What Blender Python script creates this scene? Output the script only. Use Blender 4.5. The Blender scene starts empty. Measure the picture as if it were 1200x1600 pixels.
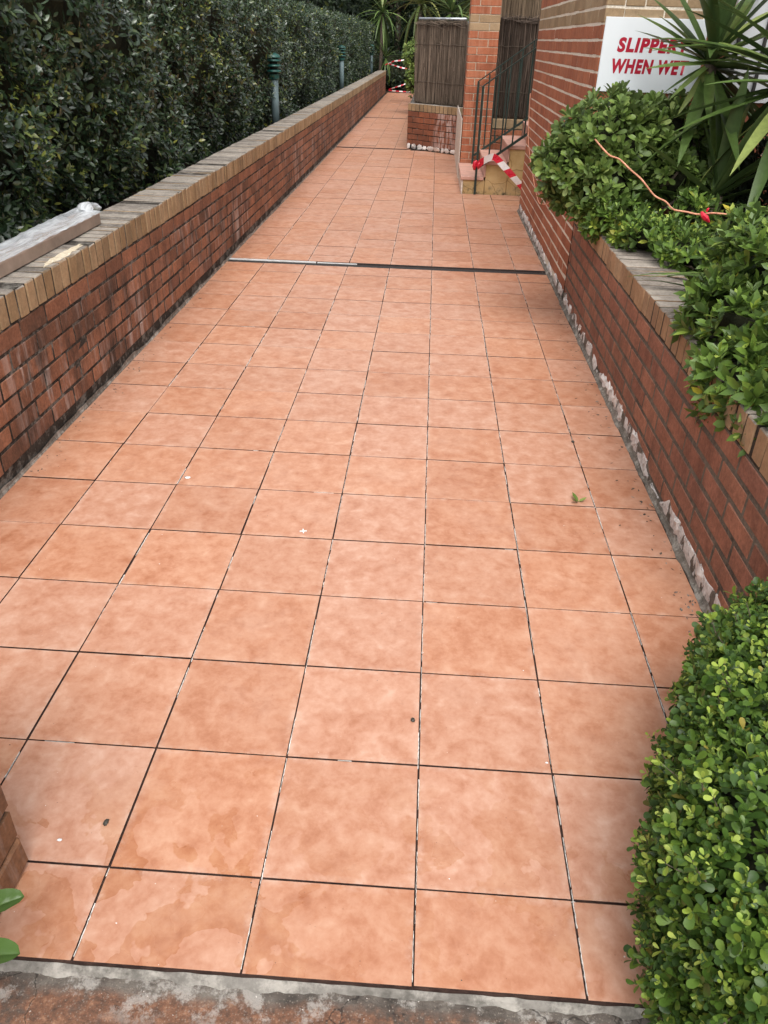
import bpy, math, random
import numpy as np
from mathutils import Vector, Matrix
rng = np.random.default_rng(7)
random.seed(7)
scn = bpy.context.scene
COL = scn.collection

# ------------------------------------------------------------------ camera
CAM = np.array([-0.0508, -0.6734, 1.5523])
YAW, PITCH, ROLL, FPX = 0.0423, 0.5468, 0.0324, 1215.5
def cam_axes(yaw, pitch, roll):
    cy, sy, cp, sp = math.cos(yaw), math.sin(yaw), math.cos(pitch), math.sin(pitch)
    fw = np.array([-sy*cp, cy*cp, -sp]); rt = np.array([cy, sy, 0.0]); up = np.cross(rt, fw)
    c, s = math.cos(roll), math.sin(roll)
    return c*rt + s*up, -s*rt + c*up, fw
RT, UP, FW = cam_axes(YAW, PITCH, ROLL)
cd = bpy.data.cameras.new('camera'); cam = bpy.data.objects.new('camera', cd); COL.objects.link(cam)
m = Matrix.Identity(4)
for i in range(3):
    m[i][0], m[i][1], m[i][2], m[i][3] = RT[i], UP[i], -FW[i], CAM[i]
cam.matrix_world = m
cd.sensor_fit = 'HORIZONTAL'; cd.sensor_width = 36.0; cd.lens = FPX/1200*36.0
cd.clip_start = 0.02; cd.clip_end = 2000
scn.camera = cam

# ------------------------------------------------------------------ light
w = bpy.data.worlds.new('World'); scn.world = w; w.use_nodes = True
nt = w.node_tree; nt.nodes.clear()
SUN_EL, SUN_AZ = math.radians(60), math.radians(172)
sky = nt.nodes.new('ShaderNodeTexSky'); sky.sky_type = 'NISHITA'; sky.sun_disc = False
sky.sun_elevation = SUN_EL; sky.sun_rotation = SUN_AZ; sky.air_density = 1.6; sky.dust_density = 6.0; sky.ozone_density = 1.0
hs = nt.nodes.new('ShaderNodeHueSaturation'); hs.inputs['Saturation'].default_value = 0.16
bg = nt.nodes.new('ShaderNodeBackground'); bg.inputs['Strength'].default_value = 0.15
wo = nt.nodes.new('ShaderNodeOutputWorld')
nt.links.new(sky.outputs[0], hs.inputs['Color']); nt.links.new(hs.outputs[0], bg.inputs[0]); nt.links.new(bg.outputs[0], wo.inputs[0])
sd = bpy.data.lights.new('sun', 'SUN'); sd.energy = 0.6; sd.angle = math.radians(45); sd.color = (1.0, 0.96, 0.9)
sun = bpy.data.objects.new('sun', sd); COL.objects.link(sun)
sdir = Vector((math.sin(SUN_AZ)*math.cos(SUN_EL), math.cos(SUN_AZ)*math.cos(SUN_EL), math.sin(SUN_EL)))
sun.rotation_euler = sdir.to_track_quat('Z', 'Y').to_euler()
scn.view_settings.view_transform = 'Standard'; scn.view_settings.look = 'None'
scn.view_settings.gamma = 1; scn.view_settings.use_curve_mapping = False
scn.view_settings.exposure = 0.68
scn.render.engine = 'CYCLES'

# ------------------------------------------------------------------ helpers
def back(u, v, y):
    d = RT*((u-600)/FPX)-UP*((v-800)/FPX)+FW; return tuple(CAM+d*(y-CAM[1])/d[1])
def project(P):
    d = np.atleast_2d(P) - CAM
    z = d @ FW
    return 600 + FPX*(d @ RT)/np.maximum(z, 1e-3), 800 - FPX*(d @ UP)/np.maximum(z, 1e-3), z

def prop(o, label=None, cat=None, group=None, kind=None):
    if label: o['label'] = label
    if cat: o['category'] = cat
    if group: o['group'] = group
    if kind: o['kind'] = kind
    return o

def thing(name, label, cat, loc=(0, 0, 0), rotz=0.0, group=None):
    o = bpy.data.objects.new(name, None); COL.objects.link(o)
    o.location = loc; o.rotation_euler = (0, 0, rotz); o.empty_display_size = .1
    return prop(o, label, cat, group)

def mesh_np(name, V, faces, mat, smooth=False):
    me = bpy.data.meshes.new(name)
    V = np.asarray(V, dtype=np.float32)
    if isinstance(faces, np.ndarray):
        n, k = faces.shape
        me.vertices.add(len(V)); me.vertices.foreach_set('co', V.ravel())
        me.loops.add(n*k); me.loops.foreach_set('vertex_index', faces.astype(np.int32).ravel())
        me.polygons.add(n); me.polygons.foreach_set('loop_start', np.arange(0, n*k, k, dtype=np.int32))
        me.update(calc_edges=True); me.validate()
    else:
        me.from_pydata([tuple(map(float, v)) for v in V], [], [tuple(f) for f in faces]); me.update()
    mats = mat if isinstance(mat, (list, tuple)) else [mat]
    for q in mats: me.materials.append(q)
    if smooth: me.polygons.foreach_set('use_smooth', np.ones(len(me.polygons), dtype=bool))
    return me

def link(name, me, parent=None, loc=None, kind=None, label=None, cat=None, group=None):
    """mesh given in world coordinates relative to parent's frame (parent frame = its local frame)"""
    o = bpy.data.objects.new(name, me); COL.objects.link(o)
    if parent is not None: o.parent = parent
    if loc is not None: o.location = loc
    return prop(o, label, cat, group, kind)

class MB:
    """collects simple shapes into one mesh"""
    def __init__(s): s.V = []; s.F = []; s.mi = []
    def add(s, V, F, mi=0):
        b = len(s.V); s.V += [tuple(map(float, v)) for v in V]; s.F += [tuple(b+i for i in f) for f in F]; s.mi += [mi]*len(F); return s
    def box(s, x0, x1, y0, y1, z0, z1, mi=0):
        V = [(x0,y0,z0),(x1,y0,z0),(x1,y1,z0),(x0,y1,z0),(x0,y0,z1),(x1,y0,z1),(x1,y1,z1),(x0,y1,z1)]
        return s.add(V, [(3,2,1,0),(4,5,6,7),(0,1,5,4),(1,2,6,5),(2,3,7,6),(3,0,4,7)], mi)
    def cbox(s, x0, x1, y0, y1, z0, z1, c, mi=0):
        V, F = chamfer(x1-x0, y1-y0, z1-z0, c)
        return s.add(np.array(V)+np.array([(x0+x1)/2, (y0+y1)/2, (z0+z1)/2]), F, mi)
    def tube(s, pts, r, n=8, mi=0, cap=True):
        pts = [Vector(p) for p in pts]; rs = r if isinstance(r, (list, tuple)) else [r]*len(pts)
        V = []; prev = None
        for i, p in enumerate(pts):
            t = (pts[min(i+1, len(pts)-1)] - pts[max(i-1, 0)]).normalized()
            a = Vector((0, 0, 1)) if abs(t.z) < .9 else Vector((1, 0, 0))
            if prev is not None: a = prev
            u = (a - t*a.dot(t)).normalized(); v = t.cross(u); prev = u
            for k in range(n):
                an = 2*math.pi*k/n
                V.append(p + (u*math.cos(an) + v*math.sin(an))*rs[i])
        F = [(i*n+k, i*n+(k+1) % n, (i+1)*n+(k+1) % n, (i+1)*n+k) for i in range(len(pts)-1) for k in range(n)]
        if cap: F += [tuple(range(n-1, -1, -1)), tuple(range((len(pts)-1)*n, len(pts)*n))]
        return s.add(V, F, mi)
    def bar(s, a, b, w_, h_, mi=0):
        a = Vector(a); b = Vector(b); t = (b-a).normalized()
        side = Vector((0, 1, 0)) if abs(t.y) < .9 else Vector((1, 0, 0))
        u = (side - t*side.dot(t)).normalized(); v = t.cross(u)
        V = [p + u*(w_/2*i) + v*(h_/2*j) for p in (a, b) for i, j in ((-1,-1),(1,-1),(1,1),(-1,1))]
        return s.add(V, [(0,3,2,1),(4,5,6,7),(0,1,5,4),(1,2,6,5),(2,3,7,6),(3,0,4,7)], mi)
    def lathe(s, c, prof, n=20, mi=0):
        V = [(c[0]+r*math.cos(2*math.pi*k/n), c[1]+r*math.sin(2*math.pi*k/n), c[2]+z) for r, z in prof for k in range(n)]
        F = [(i*n+k, i*n+(k+1) % n, (i+1)*n+(k+1) % n, (i+1)*n+k) for i in range(len(prof)-1) for k in range(n)]
        F += [tuple(range(n-1, -1, -1)), tuple(range((len(prof)-1)*n, len(prof)*n))]
        return s.add(V, F, mi)
    def mesh(s, name, mat, smooth=False):
        me = mesh_np(name, s.V, s.F, mat, smooth)
        if any(s.mi): me.polygons.foreach_set('material_index', np.array(s.mi, dtype=np.int32))
        return me
    def build(s, name, mat, parent=None, smooth=False, **kw):
        me = s.mesh(name, mat, smooth)
        off = kw.pop('off', None)
        if off is not None:
            me.transform(Matrix.Translation(-Vector(off)))
        return link(name, me, parent, **kw)

def chamfer(dx, dy, dz, c):
    h = np.array([dx, dy, dz])/2
    V = []; idx = {}
    for sx in (-1, 1):
        for sy in (-1, 1):
            for sz in (-1, 1):
                s_ = np.array([sx, sy, sz])
                for ax in range(3):
                    p = s_*(h-c); p[ax] = s_[ax]*h[ax]
                    idx[(sx, sy, sz, ax)] = len(V); V.append(p)
    F = []
    for ax in range(3):
        a, b = (ax+1) % 3, (ax+2) % 3
        for s_ in (-1, 1):
            q = []
            for i, j in ((-1,-1),(1,-1),(1,1),(-1,1)):
                k = [0, 0, 0]; k[ax] = s_; k[a] = i; k[b] = j
                q.append(idx[(k[0], k[1], k[2], ax)])
            F.append(tuple(q if s_ > 0 else q[::-1]))
    for ax in range(3):
        a, b = (ax+1) % 3, (ax+2) % 3
        for i in (-1, 1):
            for j in (-1, 1):
                k0 = [0]*3; k0[ax] = -1; k0[a] = i; k0[b] = j
                k1 = list(k0); k1[ax] = 1
                q = [idx[(*k0, a)], idx[(*k1, a)], idx[(*k1, b)], idx[(*k0, b)]]
                F.append(tuple(q if i*j < 0 else q[::-1]))
    for sx in (-1, 1):
        for sy in (-1, 1):
            for sz in (-1, 1):
                q = (idx[(sx,sy,sz,0)], idx[(sx,sy,sz,1)], idx[(sx,sy,sz,2)])
                F.append(q if sx*sy*sz > 0 else q[::-1])
    return V, F

# ------------------------------------------------------------------ materials
class NT:
    def __init__(s, name):
        s.mat = bpy.data.materials.new(name); s.mat.use_nodes = True
        s.t = s.mat.node_tree; s.t.nodes.clear()
    def n(s, typ, ins=None, **props):
        nd = s.t.nodes.new('ShaderNode'+typ)
        for k, v in props.items(): setattr(nd, k, v)
        for k, v in (ins or {}).items():
            sk = nd.inputs[k]
            if hasattr(v, 'is_output') or isinstance(v, bpy.types.NodeSocket): s.t.links.new(v, sk)
            else:
                if isinstance(v, tuple) and len(v) == 3 and sk.type == 'RGBA': v = (*v, 1)
                sk.default_value = v
        return nd
    def math(s, op, a, b=0.0, clamp=False): return s.n('Math', {0: a, 1: b}, operation=op, use_clamp=clamp).outputs[0]
    def pos(s): return s.n('NewGeometry').outputs['Position']
    def rnd(s):
        g = s.n('NewGeometry').outputs['Random Per Island']; o = s.n('ObjectInfo').outputs['Random']
        return s.math('FRACT', s.math('ADD', g, o))
    def noise(s, vec, scale, detail=3, rough=.55, w_=None, dist=0.0):
        ins = {'Vector': vec, 'Scale': scale, 'Detail': detail, 'Roughness': rough, 'Distortion': dist}
        nd = s.n('TexNoise', None, noise_dimensions='4D' if w_ is not None else '3D')
        if w_ is not None: ins['W'] = w_
        for k, v in ins.items():
            if isinstance(v, bpy.types.NodeSocket): s.t.links.new(v, nd.inputs[k])
            else: nd.inputs[k].default_value = v
        return nd.outputs['Fac']
    def scaled(s, vec, sc): return s.n('Mapping', {'Vector': vec, 'Scale': sc}).outputs[0]
    def ramp(s, fac, stops, interp='LINEAR'):
        nd = s.n('ValToRGB', {'Fac': fac}); cr = nd.color_ramp; cr.interpolation = interp
        while len(cr.elements) < len(stops): cr.elements.new(.5)
        for e, (p, c) in zip(cr.elements, stops):
            e.position = p; e.color = (*c, 1) if isinstance(c, tuple) else (c, c, c, 1)
        return nd.outputs[0]
    def step(s, v, a, b, lo=0.0, hi=1.0):
        return s.n('MapRange', {'Value': v, 'From Min': a, 'From Max': b, 'To Min': lo, 'To Max': hi}, clamp=True).outputs[0]
    def mix(s, fac, a, b, mode='MIX'):
        nd = s.n('Mix', None, data_type='RGBA', blend_type=mode, clamp_factor=True)
        for i, v in ((0, fac), (6, a), (7, b)):
            if isinstance(v, bpy.types.NodeSocket): s.t.links.new(v, nd.inputs[i])
            else: nd.inputs[i].default_value = (*v, 1) if isinstance(v, tuple) else v
        return nd.outputs[2]
    def bump(s, h, strength=.3, dist=.01): return s.n('Bump', {'Height': h, 'Strength': strength, 'Distance': dist}).outputs[0]
    def out(s, col, rough=.8, normal=None, spec=.5, metal=0.0, extra=None, transl=None):
        ins = {'Base Color': col, 'Roughness': rough, 'Specular IOR Level': spec, 'Metallic': metal}
        ins.update(extra or {})
        b = s.n('BsdfPrincipled', ins)
        if normal is not None: s.t.links.new(normal, b.inputs['Normal'])
        sh = b.outputs[0]
        if transl:
            tr = s.n('BsdfTranslucent', {'Color': col}).outputs[0]
            sh = s.n('MixShader', {0: transl, 1: sh, 2: tr}).outputs[0]
        o = s.n('OutputMaterial'); s.t.links.new(sh, o.inputs[0])
        return s.mat

def mat_tile():
    t = NT('terracotta_tile'); p = t.pos(); r = t.rnd()
    wv = t.math('MULTIPLY', r, 37.0)
    cl = t.noise(p, 15.0, 5, .62, wv, .4)
    cl2 = t.noise(p, 46.0, 4, .65, wv, .3)
    f = t.math('ADD', t.math('MULTIPLY', cl, .66), t.math('MULTIPLY', cl2, .34))
    c = t.ramp(f, [(.34, (.372, .155, .085)), (.455, (.452, .215, .131)), (.55, (.507, .268, .176)), (.67, (.566, .338, .240))])
    tone = t.ramp(t.math('FRACT', t.math('MULTIPLY', r, 7.31)), [(0, (.90, .84, .79)), (.3, (1, .95, .89)), (.65, (1, 1.03, 1.08)), (1, (.95, .93, .91))])
    c = t.mix(1.0, c, tone, 'MULTIPLY')
    # damp tide marks on the first rows
    sep = t.n('SeparateXYZ', {0: p}); y = sep.outputs[1]
    wet = t.noise(p, 6.5, 4, .55, None, .25)
    near = t.step(t.noise(p, 1.7, 2), .36, .56)
    wm = t.math('MULTIPLY', t.math('MULTIPLY', t.step(wet, .50, .512), t.step(y, .75, .35)), near)
    c = t.mix(t.math('MULTIPLY', wm, .75), c, t.mix(1.0, c, (.84, .70, .52), 'MULTIPLY'))
    # pale haze of grout beside the joints
    def jd(ax): return t.math('ABSOLUTE', t.math('SUBTRACT', t.math('FRACT', t.math('ADD', t.math('DIVIDE', sep.outputs[ax], .333), .5)), .5))
    hz = t.math('MULTIPLY', t.step(t.math('MINIMUM', jd(0), t.math('ADD', jd(1), t.step(y, 5.4, 5.6, 0, 1))), .06, .012), t.step(t.noise(p, 18, 5, .75), .46, .62))
    c = t.mix(t.math('MULTIPLY', hz, .30), c, (.66, .52, .44))
    # scuffs
    sc_ = t.step(t.noise(t.scaled(p, (9, 26, 9)), 1.0, 5, .8, None, 1.2), .63, .69)
    c = t.mix(t.math('MULTIPLY', sc_, .22), c, (.30, .15, .10))
    # chalky dust
    dust = t.math('MULTIPLY', t.step(t.noise(p, 3.1, 5, .7), .5, .75), .22)
    c = t.mix(dust, c, (.62, .45, .36))
    specks = t.step(t.noise(p, 190, 1, .3), .80, .82)
    c = t.mix(t.math('MULTIPLY', specks, .6), c, (.12, .06, .04))
    white = t.step(t.noise(p, 120, 1, .3), .83, .84)
    c = t.mix(t.math('MULTIPLY', white, .7), c, (.75, .68, .62))
    ro = t.step(t.noise(p, 9, 3), .3, .7, .30, .46)
    ro = t.math('SUBTRACT', ro, t.math('MULTIPLY', wm, .12))
    return t.out(c, ro, t.bump(t.noise(p, 14, 4, .6), .06, .02), .42)

def mat_brick(name, cols, grain=1.0, salt=None, dark=0.0, white=0.0, grime=0.0, zlow=.1, zhigh=.5, rough=.86, topgrey=0.0, striae=0.0):
    t = NT(name); p = t.pos(); r = t.rnd()
    c = t.ramp(r, [(i/(len(cols)-1), q) for i, q in enumerate(cols)])
    g1 = t.step(t.noise(p, 70, 4, .65), .3, .7, 1-.22*grain, 1+.2*grain)
    g2 = t.step(t.noise(p, 9, 3, .6), .3, .7, .82, 1.14)
    c = t.mix(1.0, c, t.n('CombineColor', {0: t.math('MULTIPLY', g1, g2), 1: t.math('MULTIPLY', g1, g2), 2: t.math('MULTIPLY', g1, g2)}).outputs[0], 'MULTIPLY')
    fleck = t.step(t.noise(p, 210, 2, .5), .66, .72)
    c = t.mix(t.math('MULTIPLY', fleck, .35*grain), c, (.10, .055, .04))
    z = t.n('SeparateXYZ', {0: p}).outputs[2]
    if striae:
        st = t.step(t.noise(t.scaled(p, (38, 38, 2.5)), 1.0, 2, .5), .45, .7)
        c = t.mix(t.math('MULTIPLY', st, striae), c, (.46, .24, .16))
    if grime:
        gr = t.step(t.noise(t.scaled(p, (2.2, 2.2, 1.4)), 1.0, 5, .65), .42, .68)
        c = t.mix(t.math('MULTIPLY', gr, grime), c, (.055, .042, .034))
    if dark:
        ds = t.noise(t.scaled(p, (9, 9, 2.6)), 1.0, 5, .7)
        patch = t.step(t.math('ADD', t.noise(t.scaled(p, (1.1, 1.1, 1.5)), 1.0, 3, .5), t.step(t.n('SeparateXYZ', {0: p}).outputs[1], 5.0, 2.5, 0, .10)), .40, .60)
        dm = t.math('MULTIPLY', t.math('MULTIPLY', t.step(ds, .44, .64), patch), t.step(z, .60, .38))
        c = t.mix(t.math('MULTIPLY', dm, dark), c, (.028, .022, .019))
    if white:
        ws = t.noise(t.scaled(p, (17, 17, 2.2)), 1.0, 5, .7)
        wp = t.step(t.noise(t.scaled(p, (1.6, 1.6, 1.2)), 1.3, 3, .5), .42, .62)
        wm = t.math('MULTIPLY', t.math('MULTIPLY', t.step(ws, .50, .68), wp), t.step(z, zhigh, zlow))
        c = t.mix(t.math('MULTIPLY', wm, white), c, (.50, .42, .385))
    if topgrey:
        nz = t.n('SeparateXYZ', {0: t.n('NewGeometry').outputs['True Normal']}).outputs[2]
        wz = t.math('ADD', t.math('MULTIPLY', t.noise(p, 16, 5, .7), .6), t.math('MULTIPLY', t.noise(p, 75, 3, .7), .4))
        wz = t.math('ADD', wz, t.math('MULTIPLY', t.math('SUBTRACT', r, .5), .22))
        gc = t.ramp(wz, [(.32, (.10, .09, .08)), (.5, (.24, .215, .19)), (.68, (.36, .325, .28))])
        c = t.mix(t.math('MULTIPLY', t.step(nz, .3, .8), topgrey), c, gc)
    if salt:
        x = t.n('SeparateXYZ', {0: p}).outputs[0]
        mk = t.math('MULTIPLY', t.step(t.math('ABSOLUTE', t.math('SUBTRACT', x, salt)), .26, .05), t.step(t.noise(t.scaled(p, (16, 16, 4)), 1.0, 5, .7), .44, .58))
        c = t.mix(t.math('MULTIPLY', mk, .8), c, (.50, .38, .34))
    h = t.math('ADD', t.noise(p, 90, 4, .7), t.math('MULTIPLY', t.noise(p, 22, 2), 1.2))
    return t.out(c, rough, t.bump(h, .45, .006), .25)

def mat_mortar(name, a, b, scale=60, rough=.95, white=0.0):
    t = NT(name); p = t.pos()
    c = t.mix(t.step(t.noise(p, 5, 5, .7), .35, .65), a, b)
    c = t.mix(t.step(t.noise(p, scale, 3, .6), .4, .75, 0, .5), c, tuple(min(1, x*1.7) for x in b))
    if white:
        c = t.mix(t.math('MULTIPLY', t.step(t.noise(p, 12, 5, .75), .5, .62), white), c, (.6, .56, .5))
    return t.out(c, rough, t.bump(t.noise(p, scale*1.5, 4, .7), .7, .008), .2)

def mat_plain(name, col, rough=.6, metal=0.0, var=.25, scale=20, spec=.5, bump=.1):
    t = NT(name); p = t.pos()
    k = t.step(t.noise(p, scale, 4, .6), .3, .7, 1-var, 1+var)
    c = t.mix(1.0, col, t.n('CombineColor', {0: k, 1: k, 2: k}).outputs[0], 'MULTIPLY')
    return t.out(c, t.step(t.noise(p, scale*2.3, 3), .3, .7, max(.05, rough-.1), min(1, rough+.1)), t.bump(t.noise(p, scale*4, 3), bump, .004), spec, metal)

def mat_leaf(name, cols, rough=.38, back=(.10, .15, .06), transl=.18, spec=.30, veins=True):
    t = NT(name); r = t.rnd(); p = t.pos()
    n_ = len(cols)
    c = t.ramp(r, [(pp, q) for pp, q in cols])
    g = t.step(t.noise(p, 30, 3, .6), .3, .7, .8, 1.2)
    c = t.mix(1.0, c, t.n('CombineColor', {0: g, 1: g, 2: g}).outputs[0], 'MULTIPLY')
    bf = t.n('NewGeometry').outputs['Backfacing']
    c = t.mix(t.math('MULTIPLY', bf, .55), c, back)
    return t.out(c, rough, t.bump(t.noise(p, 120, 2, .5), .12, .003), spec, 0.0, None, transl)

M = {}
M['tile'] = mat_tile()
M['bed'] = mat_mortar('joint_bed', (.026, .014, .012), (.055, .032, .025), 40)
M['grout'] = mat_mortar('grout_residue', (.55, .50, .45), (.72, .68, .62), 90)
REDS = [(.15, .072, .045), (.21, .092, .054), (.27, .116, .066), (.32, .142, .082), (.18, .084, .056)]
M['brick_l'] = mat_brick('stained_red_brick', REDS, 1.2, .78, .85, .82, .06, .48)
M['brick_r'] = mat_brick('red_brick', [(.24, .104, .070), (.295, .130, .085), (.335, .152, .098), (.265, .118, .082)], 1.1, .0, .35, .36, 0, .6)
M['brick_b'] = mat_brick('building_red_brick', [(.28, .090, .046), (.34, .112, .056), (.385, .138, .070), (.31, .10, .05)], .7, 0, 0, .08, striae=.35)
M['brick_c'] = mat_brick('cream_brick', [(.27, .185, .105), (.33, .23, .135), (.37, .27, .165)], .6, 0, 0, .12)
M['brick_p'] = mat_brick('pier_brown_brick', [(.17, .085, .045), (.22, .105, .055), (.14, .065, .038)], 1.0, .5, .3, .4)
M['cope_l'] = mat_brick('weathered_coping_brick', [(.25, .165, .088), (.32, .215, .118), (.36, .25, .145), (.22, .15, .085)], .7, 0, 0, .30, topgrey=.95)
M['cope_r'] = mat_brick('coping_brick', [(.30, .185, .105), (.37, .235, .135), (.41, .275, .165), (.27, .165, .098)], .6, 0, 0, .10, topgrey=.9)
M['mortar_d'] = mat_mortar('dark_mortar', (.016, .013, .011), (.045, .038, .032), 60, white=.22)
M['mortar_g'] = mat_mortar('grey_mortar', (.062, .053, .044), (.145, .124, .10), 60)
M['mortar_cp'] = mat_mortar('coping_mortar', (.02, .016, .013), (.05, .042, .034), 60)
M['mortar_m'] = mat_mortar('buff_mortar', (.30, .245, .185), (.42, .35, .27), 80)
M['mortar_w'] = mat_mortar('cream_mortar', (.62, .54, .43), (.74, .66, .55), 80)
M['render'] = mat_mortar('chipped_white_render', (.34, .29, .26), (.80, .75, .71), 45)
M['fillet'] = mat_mortar('cement_fillet', (.085, .075, .063), (.19, .165, .14), 50, white=.4)
M['lip'] = mat_mortar('cement_lip', (.10, .092, .08), (.21, .195, .175), 50, white=.35)
M['soil'] = mat_mortar('garden_soil', (.022, .015, .010), (.05, .036, .025), 25)

def mat_apron():
    t = NT('worn_painted_concrete'); p = t.pos()
    sp = t.n('SeparateXYZ', {0: p}); y = sp.outputs[1]
    gray = t.ramp(t.noise(p, 9, 6, .7), [(.3, (.035, .03, .026)), (.5, (.11, .092, .078)), (.7, (.20, .175, .15))])
    rust = t.ramp(t.noise(p, 60, 4, .7), [(.3, (.075, .045, .034)), (.55, (.19, .092, .056)), (.75, (.36, .19, .115))])
    n1 = t.math('ADD', t.noise(p, 4.5, 5, .7), t.math('MULTIPLY', t.noise(p, 70, 3, .7), .35))
    band = t.math('ADD', y, t.math('MULTIPLY', t.math('SUBTRACT', t.noise(p, 12, 4, .6), .5), .06))
    f = t.math('MULTIPLY', t.step(n1, .50, .66), t.step(band, .105, .08))
    c = t.mix(f, gray, rust)
    wl = t.math('MULTIPLY', t.step(t.noise(p, 16, 6, .75), .54, .62), t.step(band, .03, .075))
    c = t.mix(t.math('MULTIPLY', wl, .55), c, (.48, .45, .41))
    ck = t.n('TexVoronoi', {'Vector': t.mix(.25, p, t.n('TexNoise', {'Vector': p, 'Scale': 9.0, 'Detail': 4.0}).outputs['Color']), 'Scale': 3.1}, feature='DISTANCE_TO_EDGE').outputs[0]
    c = t.mix(t.math('MULTIPLY', t.step(ck, .010, .003), .7), c, (.02, .016, .014))
    ag = t.n('TexVoronoi', {'Vector': p, 'Scale': 150.0}).outputs[0]
    c = t.mix(t.math('MULTIPLY', t.step(ag, .30, .15), .35), c, (.34, .29, .24))
    specks = t.step(t.noise(p, 140, 1), .77, .79)
    c = t.mix(specks, c, (.6, .55, .5))
    return t.out(c, .88, t.bump(t.noise(p, 70, 5, .75), .8, .01), .3)
M['apron'] = mat_apron()
M['ground'] = mat_mortar('bare_ground', (.05, .04, .03), (.10, .08, .06), 15)
M['steel'] = mat_plain('brushed_aluminium', (.62, .62, .62), .28, 1.0, .15, 12)
M['alu'] = mat_plain('aluminium_painted_glint', (.70, .70, .69), .5, .2, .12, 25)  # pale colour carries the sky reflection on the metal
M['rubber'] = mat_plain('black_joint_filler', (.018, .015, .014), .7, 0, .3, 30)
M['green'] = mat_plain('dark_green_paint', (.012, .028, .023), .38, 0, .3, 12, .5)
M['boll'] = mat_plain('grey_blue_painted_pole', (.115, .165, .175), .5, 0, .2, 8)
M['bollhead'] = mat_plain('dark_green_metal', (.012, .075, .062), .42, 0, .25, 20)
M['black'] = mat_plain('dark_slot', (.012, .013, .013), .8)
M['pink'] = mat_plain('pink_step_tile', (.50, .285, .225), .5, 0, .16, 9, .4)
M['white'] = mat_plain('white_sign_board', (.70, .74, .77), .38, 0, .03, 3, .4, .01)
M['red'] = mat_plain('red_sign_ink', (.38, .008, .03), .4, 0, .05, 5, .4, 0)
M['tape_r'] = mat_plain('red_tape', (.55, .012, .035), .3, 0, .1, 20)
M['tape_w'] = mat_plain('white_tape', (.74, .70, .69), .3, 0, .06, 20)
M['cord'] = mat_plain('orange_cord', (.64, .29, .18), .5, 0, .25, 60)
M['plaster'] = mat_mortar('pale_plaster', (.50, .42, .36), (.66, .58, .51), 40)
M['panel'] = mat_plain('white_rendered_panel', (.52, .53, .55), .7, 0, .06, 3)
M['pipe'] = mat_plain('galvanised_pipe', (.50, .53, .56), .4, .7, .12, 8)
M['cardboard'] = mat_plain('brown_board', (.30, .215, .165), .75, 0, .35, 5)
M['spill'] = mat_mortar('cream_mortar_spill', (.46, .38, .27), (.60, .52, .40), 60)
M['twig'] = mat_plain('grey_brown_bark', (.11, .085, .065), .85, 0, .35, 25, .3, .5)
M['inner'] = mat_mortar('painted_inner_shade', (.012, .014, .008), (.03, .032, .016), 40)  # near-black colour painted in as the shade inside the foliage
def mat_flaky():
    t = NT('flaking_render'); p = t.pos()
    n1 = t.noise(t.scaled(p, (1, 13, 7)), 1.0, 4, .6)
    base = t.mix(t.step(t.noise(p, 40, 4, .7), .35, .65), (.10, .085, .07), (.20, .165, .135))
    wh = t.mix(t.step(t.noise(p, 55, 4, .7), .3, .7), (.50, .44, .41), (.82, .78, .75))
    c = t.mix(t.step(n1, .47, .50), base, wh)
    c = t.mix(t.step(n1, .34, .31), c, (.33, .17, .10))
    return t.out(c, .93, t.bump(t.math('ADD', t.noise(p, 60, 5, .75), t.math('MULTIPLY', t.step(n1, .47, .50), .6)), 1.0, .01), .2)
M['flaky'] = mat_flaky()
def mat_stone():
    t = NT('cream_sandstone'); p = t.pos(); z = t.n('SeparateXYZ', {0: p}).outputs[2]
    c = t.ramp(t.noise(p, 4.5, 5, .65), [(.3, (.36, .235, .095)), (.5, (.46, .32, .15)), (.7, (.54, .40, .22))])
    cr = t.n('TexVoronoi', {'Vector': t.mix(.12, p, t.n('TexNoise', {'Vector': p, 'Scale': 6.0}).outputs['Color']), 'Scale': 4.2}, feature='DISTANCE_TO_EDGE').outputs[0]
    c = t.mix(t.math('MULTIPLY', t.step(cr, .022, .004), .65), c, (.15, .085, .03))
    m_ = t.math('MULTIPLY', t.step(t.noise(p, 9, 5, .7), .46, .60), t.step(z, .14, .0))
    c = t.mix(m_, c, (.03, .03, .022))
    return t.out(c, .85, t.bump(t.noise(p, 40, 4, .7), .4, .008), .25)
M['stone'] = mat_stone()
def mat_brush(name, a, b):
    t = NT(name); r = t.rnd(); p = t.pos()
    c = t.ramp(r, [(0, a), (.6, b), (1, tuple(min(1, x*1.75) for x in b))])
    k = t.step(t.noise(t.scaled(p, (60, 60, 3)), 1.0, 3), .3, .7, .6, 1.3)
    c = t.mix(1.0, c, t.n('CombineColor', {0: k, 1: k, 2: k}).outputs[0], 'MULTIPLY')
    return t.out(c, .9, None, .2)
M['brush'] = mat_brush('brushwood_stems', (.042, .031, .023), (.125, .095, .072))
M['brush2'] = mat_brush('dark_brushwood_stems', (.036, .027, .021), (.090, .067, .053))
M['brush3'] = mat_brush('pale_brushwood_stems', (.10, .072, .048), (.19, .14, .095))
M['leaf_h'] = mat_leaf('glossy_hedge_leaf', [(0, (.017, .034, .018)), (.45, (.032, .058, .027)), (.84, (.055, .088, .036)), (.96, (.10, .14, .04)), (1, (.26, .26, .05))], .24, (.06, .09, .05), .12, .62)
M['leaf_a'] = mat_leaf('pittosporum_leaf', [(0, (.068, .108, .024)), (.5, (.112, .178, .038)), (.85, (.165, .24, .055)), (1, (.27, .34, .10))], .40, (.16, .22, .09), .2)
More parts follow.
